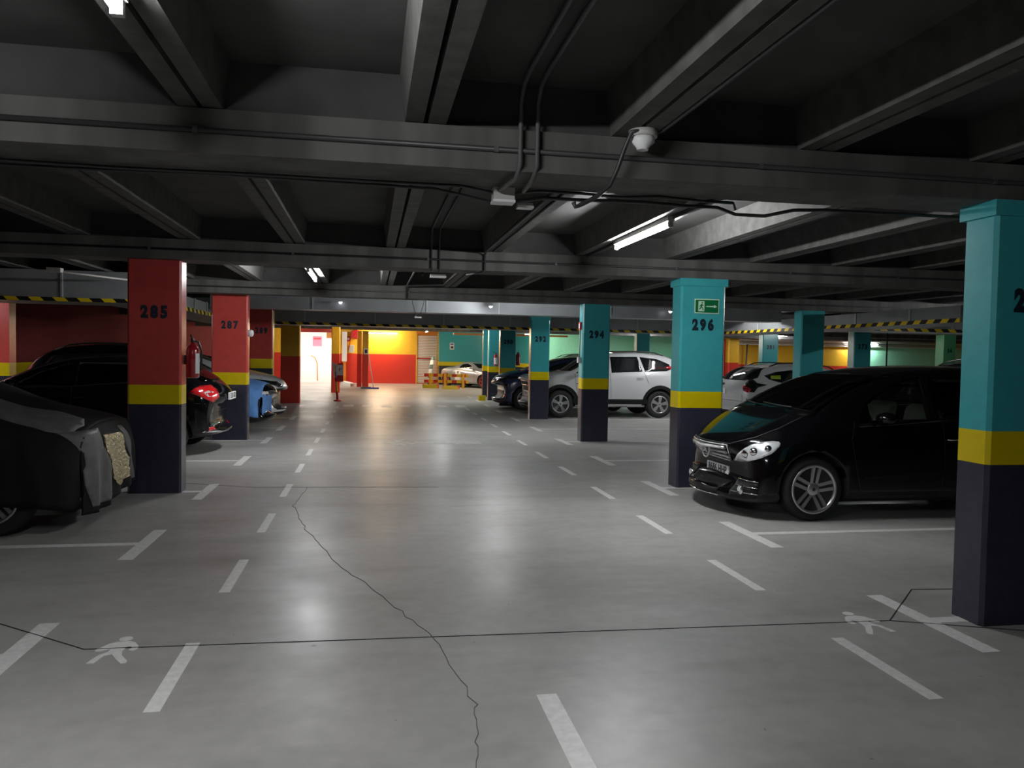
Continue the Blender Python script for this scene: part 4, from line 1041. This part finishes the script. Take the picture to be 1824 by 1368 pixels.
# ---- white hatchback seen from behind on the right
FOC = dict(L=4.36, paint='whitepaint', R=.32, Wt=.205, rr=.215, wy=.88, fw=1.28, rw=-1.35, bowr=.22,
    st=[(2.18, .34, .58, .60, .68, .5), (2.12, .22, .66, .80, .78, .64), (1.9, .17, .76, .87, .88, .70), (1.5, .17, .84, .89, .96, .74), (1.1, .18, .90, .895, 1.03, .76),
        (.85, .18, .92, .895, 1.12, .74), (.4, .18, .95, .895, 1.33, .66), (0, .18, .97, .895, 1.44, .63), (-.6, .18, 1.0, .895, 1.485, .62), (-1.2, .18, 1.04, .89, 1.47, .60),
        (-1.62, .20, 1.08, .875, 1.40, .57), (-1.88, .24, 1.08, .86, 1.22, .60), (-2.03, .28, 1.02, .845, 1.08, .62), (-2.14, .30, .86, .82, .96, .64), (-2.19, .36, .70, .76, .82, .58)],
    side_windows=[('side_window', [(.72, 1.0), (.35, 1.22), (.0, 1.34), (0, 1.02)]), ('side_window', [(-.1, 1.02), (-.1, 1.35), (-.84, 1.36), (-1.23, 1.31), (-1.50, 1.23), (-1.42, 1.15), (-1.2, 1.09), (-.9, 1.06)])],
    panels=[('windscreen', [(-.65, 1.04), (.65, 1.04), (.58, 1.35), (-.58, 1.35)], 'F', 'dglass'), ('rear_window', [(-.66, 1.12), (.66, 1.12), (.70, 1.18), (.54, 1.40), (-.54, 1.40), (-.70, 1.18)], 'B', 'dglass'),
            ('light_surround', [(-1.07, .96), (-1.05, 1.06), (-.96, 1.13), (-.885, 1.14), (-.79, 1.07), (-.60, 1.04), (-.77, .98), (-.83, .88), (-.965, .88), (-1.05, .92)], ('BL', 'BR'), 'dglass'),
            ('tail_light', [(-1.08, .96), (-1.06, 1.03), (-.97, .99), (-.90, .95), (-.86, .89), (-.965, .87), (-1.06, .91)], ('BL', 'BR'), 'redlens'),
            ('diffuser', [(-.8, .46), (.8, .46), (.7, .33), (-.7, .33)], 'B', 'trimblack'), ('bumper_reflector', [(.60, .50), (.78, .50), (.78, .45), (.60, .45)], 'Bs', 'redlens')],
    seams=[([[(-.74, 1.05), (-.66, .68), (.66, .68), (.74, 1.05)]], 'B')], mirror=(.62, .84, .985), rails=(.3, -1.3, .52, 1.48))
foc, fb, _ = make_car('hatchback', 'white hatchback seen from behind between pillar 296 and the black mpv', (9.72, 16.15, 0), 0, FOC)
plate(foc, fb, 'B', .88, '9388 JJS', .5, .11)
hp = hitp(fb, 'B', 0, 1.02)[0]
MB().lathe([(.0, .045), (-.012, .04)], (hp.x, 0, 1.02), 'x', 16).build('boot_badge', M['black'], foc)
hp = hitp(fb, 'R', -1.05, 1.17)[0]
panel('window_sticker', fb, [(-1.38, 1.16), (-1.16, 1.16), (-1.14, 1.24), (-1.36, 1.23)], 'R', M['hi'], foc, off=.007, th=.001)

# ---- background cars, copied with their parts and given other paint
def copy_tree(o, parent=None):
    c = o.copy(); COL.objects.link(c); c.parent = parent
    for ch in list(o.children): copy_tree(ch, c)
    return c
def repaint(root, old, new):
    for ch in root.children:
        if ch.type == 'MESH' and old.name in [m.name for m in ch.data.materials if m]:
            ch.data = ch.data.copy()
            for i, m in enumerate(ch.data.materials):
                if m and m.name == old.name: ch.data.materials[i] = new
def bgcar(src, loc, rz, label, old=None, new=None, name=None):
    c = copy_tree(src); c.location = loc; c.rotation_euler = (0, 0, rz); c['label'] = label
    if name: c.name = name
    if new: repaint(c, old, new)
    return c
bgcar(chr_, (5.62, 22.75, 0), PI, 'dark blue hatchback nose showing beyond the white suv', M['whitepaint'], M['bluepaint'])
bgcar(drk, (11.0, 12.9, 0), PI, 'black estate roof showing behind the black mpv roof', M['blackpaint'], M['blackpaint'])
bgcar(drk, (7.7, 30.6, 0), PI, 'pale green parked car seen beyond the white suv bonnet', M['blackpaint'], M['beigepaint'])
bgcar(foc, (21.2, 21.0, 0), 0, 'pale hatchback by the green pillar at far right', M['whitepaint'], M['beigepaint'])
# silver roadster
ROD = dict(L=3.9, paint='silverpaint', R=.30, Wt=.20, rr=.21, wy=.84, fw=1.15, rw=-1.3, bowf=.34, rim='redalloy',
    st=[(1.97, .34, .50, .5, .60, .4), (1.90, .20, .56, .74, .68, .58), (1.7, .17, .66, .83, .76, .66), (1.3, .17, .74, .85, .84, .70), (.9, .17, .78, .85, .90, .72),
        (.62, .17, .80, .85, .96, .70), (.3, .17, .82, .85, 1.13, .62), (0, .17, .84, .85, 1.23, .56), (-.35, .17, .86, .85, 1.23, .54), (-.75, .17, .90, .855, 1.10, .56),
        (-1.05, .18, .90, .86, .98, .62), (-1.4, .2, .90, .86, .96, .66), (-1.7, .24, .86, .83, .92, .64), (-1.9, .3, .74, .76, .84, .58), (-1.96, .38, .62, .66, .72, .5)],
    side_windows=[('side_window', [(.5, .88), (.2, 1.06), (-.05, 1.13), (-.4, 1.10), (-.5, .93)])],
    panels=[('windscreen', [(-.6, .93), (.6, .93), (.5, 1.15), (-.5, 1.15)], 'F', 'dglass'), ('headlight', [(1.35, .80), (1.6, .77), (1.78, .66), (1.7, .58), (1.5, .64)], 'LR', 'lens'),
            ('lower_grille', [(-.35, .42), (.35, .42), (.3, .26), (-.3, .26)], 'F', 'trimblack'), ('side_stripe', [(-.62, .80), (-.25, .82), (-.3, .35), (-.66, .35)], 'LR', 'line'), ('air_intake', [(-.50, .76), (-.40, .76), (-.46, .52), (-.53, .54)], 'LR', 'black')],
    seams=[([[(.62, .82), (.6, .3)], [(-.55, .86), (-.6, .5)]], 'LR')], mirror=(.42, .76, .86))
rod, rb, _ = make_car('roadster', 'small silver roadster with red wheels near the far barrier', (5.05, 37.35, 0), math.radians(-52), ROD)

# ------------------------------------------------------------------ extinguishers
def extinguisher(x, y, z, label, sc=1.0, side=1):
    """z: underside; hangs on a bracket"""
    t = thing('fire_extinguisher', label, 'fire extinguisher', (x, y, z)); t.scale = (sc, sc, sc)
    MB().lathe([(0, .055), (.01, .07), (.30, .07), (.34, .06), (.37, .028), (.39, .022)], seg=24).build('cylinder_body', M['extred'], t)
    b = MB().lathe([(.39, .02), (.42, .02)], seg=12); b.box(-.012, .012, -.05, .03, .42, .435); b.tube([(0, -.03, .435), (0, -.10, .47)], .008, 6); b.build('valve_handle', M['black'], t)
    MB().tube([(side*.0, .02, .405), (.05, .05, .40), (.085, .04, .3), (.085, .02, .08)], .011, 8).build('hose', M['black'], t)
    # paper label wraps the front half
    vs = []; 
    for h in (.05, .27):
        for k in range(9):
            a = -PI*.30+PI*.62*k/8; vs.append((.0715*math.cos(a), .0715*math.sin(a), h))
    MB().add(vs, [(k, k+1, 9+k+1, 9+k) for k in range(8)], True).build('printed_label', M['wplastic'], t)
    B(-.085, -.065, -.02, .02, .15, .25).build('wall_bracket', M['black'], t)
    return t
extinguisher(-1.932, 9.17, 1.255, 'red fire extinguisher hanging on the aisle side of pillar 285')
e_ = extinguisher(4.22, 26.613, 1.20, 'red fire extinguisher with white label on the roadster side pillar'); e_.rotation_euler = (0, 0, -PI/2)
extinguisher(4.507, 24.03, 1.25, 'red fire extinguisher behind the shaded pillar 290')

# round white device on pillar 287's side; small boxes on pillar 294's side
t = thing('alarm_sounder', 'round pale alarm sounder on the aisle side of pillar 287', 'alarm', (-2.107, 14.4, 1.87))
MB().lathe([(0, .06), (.05, .062), (.075, .05), (.085, .02)], (0, 0, 0), 'x', 20).build('sounder_dome', M['wplastic'], t)
MB().lathe([(-.004, .066), (0.0, .066)], (0, 0, 0), 'x', 20).build('sounder_base', M['plastic'], t)
t = thing('call_point', 'small red call point high on the aisle side of pillar 294', 'call point', (3.815, 14.08, 2.13))
B(-.03, 0, -.05, .05, -.07, .07).build('call_box', M['signred'], t); B(-.034, -.03, -.03, .03, -.04, .04).build('call_glass', M['wplastic'], t)
t = thing('junction_box', 'small cream junction box with pipe low on pillar 294', 'junction box', (3.815, 14.08, 1.50))
B(-.05, 0, -.05, .05, -.05, .05).build('box_body', M['plastic'], t); MB().tube([(-.012, 0, .05), (-.012, 0, .56)], .008, 6).build('box_pipe', M['gconduit'], t)

# ------------------------------------------------------------------ far end furniture
# slatted shutter
sh = thing('roller_shutter', 'tall white slatted shutter in an orange frame at the far wall', 'shutter', (2.9, Y1+.05, 0))
b = MB()
for k in range(30): b.box(-.50, .50, -.02, .0, .06+k*.082, .06+k*.082+.055)
b.build('shutter_slats', M['white'], sh)
B(-.52, .52, .0, .03, 0, 2.55).build('shutter_backing', M['orange'], sh)
for s in (-1, 1): B(min(s*.52, s*.58), max(s*.52, s*.58), -.06, .05, 0, 2.6).build('shutter_frame', M['amber'], sh)
B(-.55, .3, -.10, -.06, 1.28, 1.34).build('crash_rail', M['signred'], sh)
B(-.58, .58, -.05, .05, 2.55, 2.98).build('shutter_box', M['orange'], sh)
tag(wall('wall_back_shutter', 2.33, 3.46, Y1+.12, Y1+.3, [(0, 3, 'white')]), kind='structure')
# narrow striped shutter far right
s2 = thing('roller_shutter', 'narrow red and white slatted shutter beside the yellow far pillar', 'shutter', (16.2, 34.5, 0))
b = MB()
for k in range(30): b.box(-.13, .09, -.02, 0, .05+k*.08, .05+k*.08+.045)
b.build('shutter_slats', M['white'], s2); B(-.14, .14, 0, .03, 0, 2.5).build('shutter_backing', M['signred'], s2); B(.09, .15, -.04, 0, 0, 2.5).build('shutter_frame', M['signred'], s2)
# wall notice on teal wall
t = thing('wall_notice', 'small white and blue notice on the far teal wall', 'sign', (4.1, 40.19, 1.97))
B(-.11, .11, -.02, 0, -.17, .17).build('notice_board', M['wplastic'], t); B(-.06, .07, -.024, -.02, -.12, .0).build('notice_symbol', M['ink'], t); B(-.08, .08, -.024, -.02, .07, .13).build('notice_header', M['blueplastic'], t)
# traffic barrier
t = thing('traffic_barrier', 'low red and yellow striped barrier in front of the silver roadster', 'barrier', (2.45, 36.4, 0), math.radians(-20))
M['rystripe'] = stripemat('red_yellow_stripes', 'c8281c', 'e0c030', .44, axis='x')
for z in (.24, .52): B(0, 2.1, -.02, .02, z, z+.13).build('barrier_rail', M['rystripe'], t)
for x in (.25, .95, 1.8): B(x, x+.10, -.05, .05, 0, .68).build('barrier_post', M['amber'], t)
for i, (x, y) in enumerate(((2.72, 35.9), (3.55, 34.9))):
    t = thing('wheel_stop', ['yellow kerb block at the left foot of the striped barrier', 'yellow kerb block at the right foot of the striped barrier'][i], 'kerb block', (x, y, 0), math.radians(-20))
    MB().prism_x([(-.12, 0), (.12, 0), (.09, .16), (-.09, .16)], -.35, .35).build('block_body', M['yellow'], t)
    for s in (-1, 1): B(s*.33-.03, s*.33+.03, -.095, .095, .02, .165).build('end_band', M['brightred'], t)
t = thing('wheel_stop', 'small yellow block at the foot of the roadster side pillar', 'kerb block', (3.75, 26.5, 0)); B(-.13, .13, -.1, .1, 0, .18, .03).build('block_body', M['yellow'], t)
# striped bollard leaning by the shutter
M['gwstripe'] = stripemat('grey_white_stripes', '5d716d', 'e8e8e8', .42, axis='z')
t = thing('bollard', 'leaning grey and white banded post before the slatted shutter', 'bollard', (2.78, 37.6, 0))
MB().tube([(0, 0, 0), (.02, 0, .7), (.16, 0, 1.42)], [.09, .085, .085], 14).build('post_tube', M['gwstripe'], t)
B(-.2, .2, -.2, .2, 0, .05).build('post_base', M['signred'], t)
# sign post
t = thing('sign_post', 'tilted red and yellow post holding a white notice near the exit', 'sign post', (-1.02, 25.7, 0))
M['rypost'] = stripemat('red_yellow_bands', 'b8242a', 'd8b020', .62, axis='z')
MB().tube([(0, 0, 0), (-.06, 0, .75), (-.09, 0, 1.15)], .035, 10).build('post_tube', M['rypost'], t)
MB().lathe([(0, .12), (.03, .12), (.05, .05)], seg=16).build('post_foot', M['brightred'], t)
o = B(-.04, .16, -.05, -.035, .83, 1.16).build('notice_board', M['wplastic'], t)
text_mesh('notice_symbol', 'P', .16, M['ink'], o, face_m((.07, -.052, 1.0)))
B(-.02, .17, -.034, .06, .62, 1.22).build('red_box', M['signred'], t)
MB().prism_y([(-.12, .75), (-.03, .75), (-.05, 1.18), (-.18, 1.26)], -.03, -.02).build('paper_flap', M['wplastic'], t)
# mop
t = thing('mop', 'long pale mop leaning on the slim yellow and red pillar', 'mop', (.02, 34.6, 0))
MB().tube([(.12, -.1, .06), (-.10, 1.22, 1.5)], .018, 8).build('mop_handle', M['wood'], t)
B(-.42, .0, -.12, .12, 0, .08).build('mop_bucket', M['greyplastic'], t); B(-.15, .35, -.15, .1, .0, .06).build('mop_head', M['blueplastic'], t)
# pillar poster
t = thing('wall_notice', 'small black and white notice on the mop pillar', 'sign', (-.2, 35.895, 1.62)); B(-.09, .09, -.01, 0, -.13, .13).build('notice_board', M['wplastic'], t); B(-.05, .05, -.013, -.01, -.08, .08).build('notice_symbol', M['ink'], t)
# kerb island
t = thing('kerb_island', 'low pale kerb running between the far pillars', 'kerb'); MB().prism([(-1.45, 39.9), (-.88, 36.5), (-.66, 36.9), (-1.2, 39.9)], 0, .14).build('kerb_body', M['white'], t)
# fire hose sign and white cabinet on yellow wall, red pipes
t = thing('fire_cabinet', 'small white cabinet on the yellow back wall', 'cabinet', (-.95, Y1-.06, 1.75)); B(-.13, .13, -.06, .05, -.19, .19).build('cabinet_body', M['wplastic'], t); B(-.11, .11, -.068, -.06, -.17, .17).build('cabinet_door', M['plastic'], t)
t = thing('wall_notice', 'small red fire sign on the yellow back wall', 'sign', (-1.12, Y1-.01, 2.25)); B(-.11, .11, -.02, .01, -.13, .13).build('notice_board', M['signred'], t); B(-.05, .05, -.024, -.02, -.06, .06).build('notice_symbol', M['wplastic'], t)
t = thing('hose_reel', 'red fire hose reel high on the yellow back wall', 'hose reel', (-.75, Y1-.12, 2.48)); MB().lathe([(-.1, .22), (-.08, .24), (.06, .24), (.08, .22)], (0, 0, 0), 'y', 20).build('reel_drum', M['signred'], t); MB().tube([(0, -.12, 0), (-.25, -.1, -.25), (-.35, -.05, -.8)], .02, 8).build('hose', M['signred'], t)
t = thing('downpipe', 'tall white boxed pipe right of the yellow pillar', 'pipe', (-1.28, 40.7, 0)); B(-.14, .1, -.1, .1, 1.1, 2.6).build('pipe_casing', M['wplastic'], t); B(-.1, .06, -.08, .08, 0, 1.1).build('pipe_foot', M['orange'], t)
# lobby details
t = thing('wall_notice', 'pink poster on the white lobby wall', 'sign', (-2.95, 45.48, 2.15)); B(-.25, .25, -.02, .01, -.28, .28).build('notice_board', M['pink'], t); B(-.2, .2, -.024, -.02, .1, .2).build('notice_header', M['signred'], t)
t = thing('handrail', 'thin curved rail standing in the white lobby', 'rail', (-2.95, 43.6, 0)); MB().tube([(-.2, 0, 1.35), (0, 0, 1.25), (.12, 0, .95), (.15, 0, 0)], .03, 10).build('rail_tube', M['orange'], t)
t = thing('bin', 'yellow and red box right of the exit doorway', 'bin', (-1.72, 40.55, 0)); B(-.16, .16, -.15, .15, 0, .75).build('bin_body', M['brightred'], t); B(-.16, .16, -.15, .15, .75, 1.28).build('bin_hood', M['yellow'], t)
t = thing('wall_notice', 'narrow column of notices beside the exit doorway', 'sign', (-1.72, Y1-.01, 2.0)); B(-.15, .15, -.015, .0, -.6, .55).build('notice_board', M['wplastic'], t)
for k in range(4): B(-.1, .1, -.019, -.015, -.5+.27*k, -.34+.27*k).build('notice_symbol', M[['brightred', 'orange', 'plastic', 'plastic'][k]], t)
t = thing('hanging_sign', 'small orange hanging sign above the exit doorway corner', 'sign', (-2.0, 39.8, 2.38)); B(-.14, .14, -.02, .02, -.14, .14).build('sign_board', M['orange'], t); MB().tube([(0, 0, .14), (0, 0, .6)], .01, 6).build('sign_rod', M['gconduit'], t)
# overhead orange cable tray before the far teal wall
t = thing('cable_tray', 'long pale cable tray under the ceiling before the roadster', 'cable tray', (4.2, 30.9, 2.33)); B(-1.0, 3.6, -.15, .15, 0, .07).build('tray_body', M['orange'], t)
for x in (-.6, 1, 2.6): MB().tube([(x, 0, .07), (x, 0, .65)], .01, 6).build('hanger_rod', M['gconduit'], t)
# far right pipes
for k, (z, c) in enumerate(((2.62, 'signred'), (2.52, 'wplastic'), (2.42, 'plastic'), (2.32, 'wplastic'))):
    p = MB().tube([(15.5, 35.8-.0*k, z), (30.5, 35.8, z)], .035, 8).build('wall_pipe', M[c])
    tag(p, ['red pipe, topmost of four along the far yellow wall', 'white pipe second from the top along the far yellow wall', 'grey pipe third from the top along the far yellow wall', 'white pipe, lowest of four along the far yellow wall'][k], 'pipe')
p = tag(MB().tube([(16.9, 35.7, .6), (18.0, 35.7, .6), (18.05, 35.7, 2.3)], .04, 8).build('wall_pipe', M['gconduit']), 'dark grey upright pipe bending on the far yellow wall', 'pipe')
# thin pole behind black car roof (right)
t = thing('hanging_pole', 'thin dark pole standing beside the shaded blue-teal pillar', 'pole', (13.35, 18.6, 0)); MB().tube([(0, 0, 0), (0, 0, 2.53)], .02, 8).build('pole_tube', M['conduit'], t)
# hanging rods and sprinkler pipes under the galvanised duct
t = thing('sprinkler_drop', 'bracket with a small sprinkler under the galvanised duct', 'sprinkler', (.97, 16.6, 0))
MB().tube([(-.12, 0, 2.99), (-.12, 0, 2.62), (-.03, 0, 2.34)], .008, 6).tube([(.12, 0, 2.99), (.12, 0, 2.62), (.03, 0, 2.34)], .008, 6).build('bracket', M['gconduit'], t); B(-.07, .07, -.05, .05, 2.31, 2.34).build('sprinkler_plate', M['plastic'], t)
# thin bare light fitting above the black hatchback
t = thing('unlit_lamp', 'thin unlit lamp fitting above the black hatchback', 'light', (-4.35, 12.2, 2.62)); MB().tube([(.05, -.25, .0), (.75, .55, -.02)], .014, 8).build('lamp_tube', M['plastic'], t); B(-.08, .1, -.3, -.18, -.01, .05).build('lamp_bracket', M['plastic'], t)
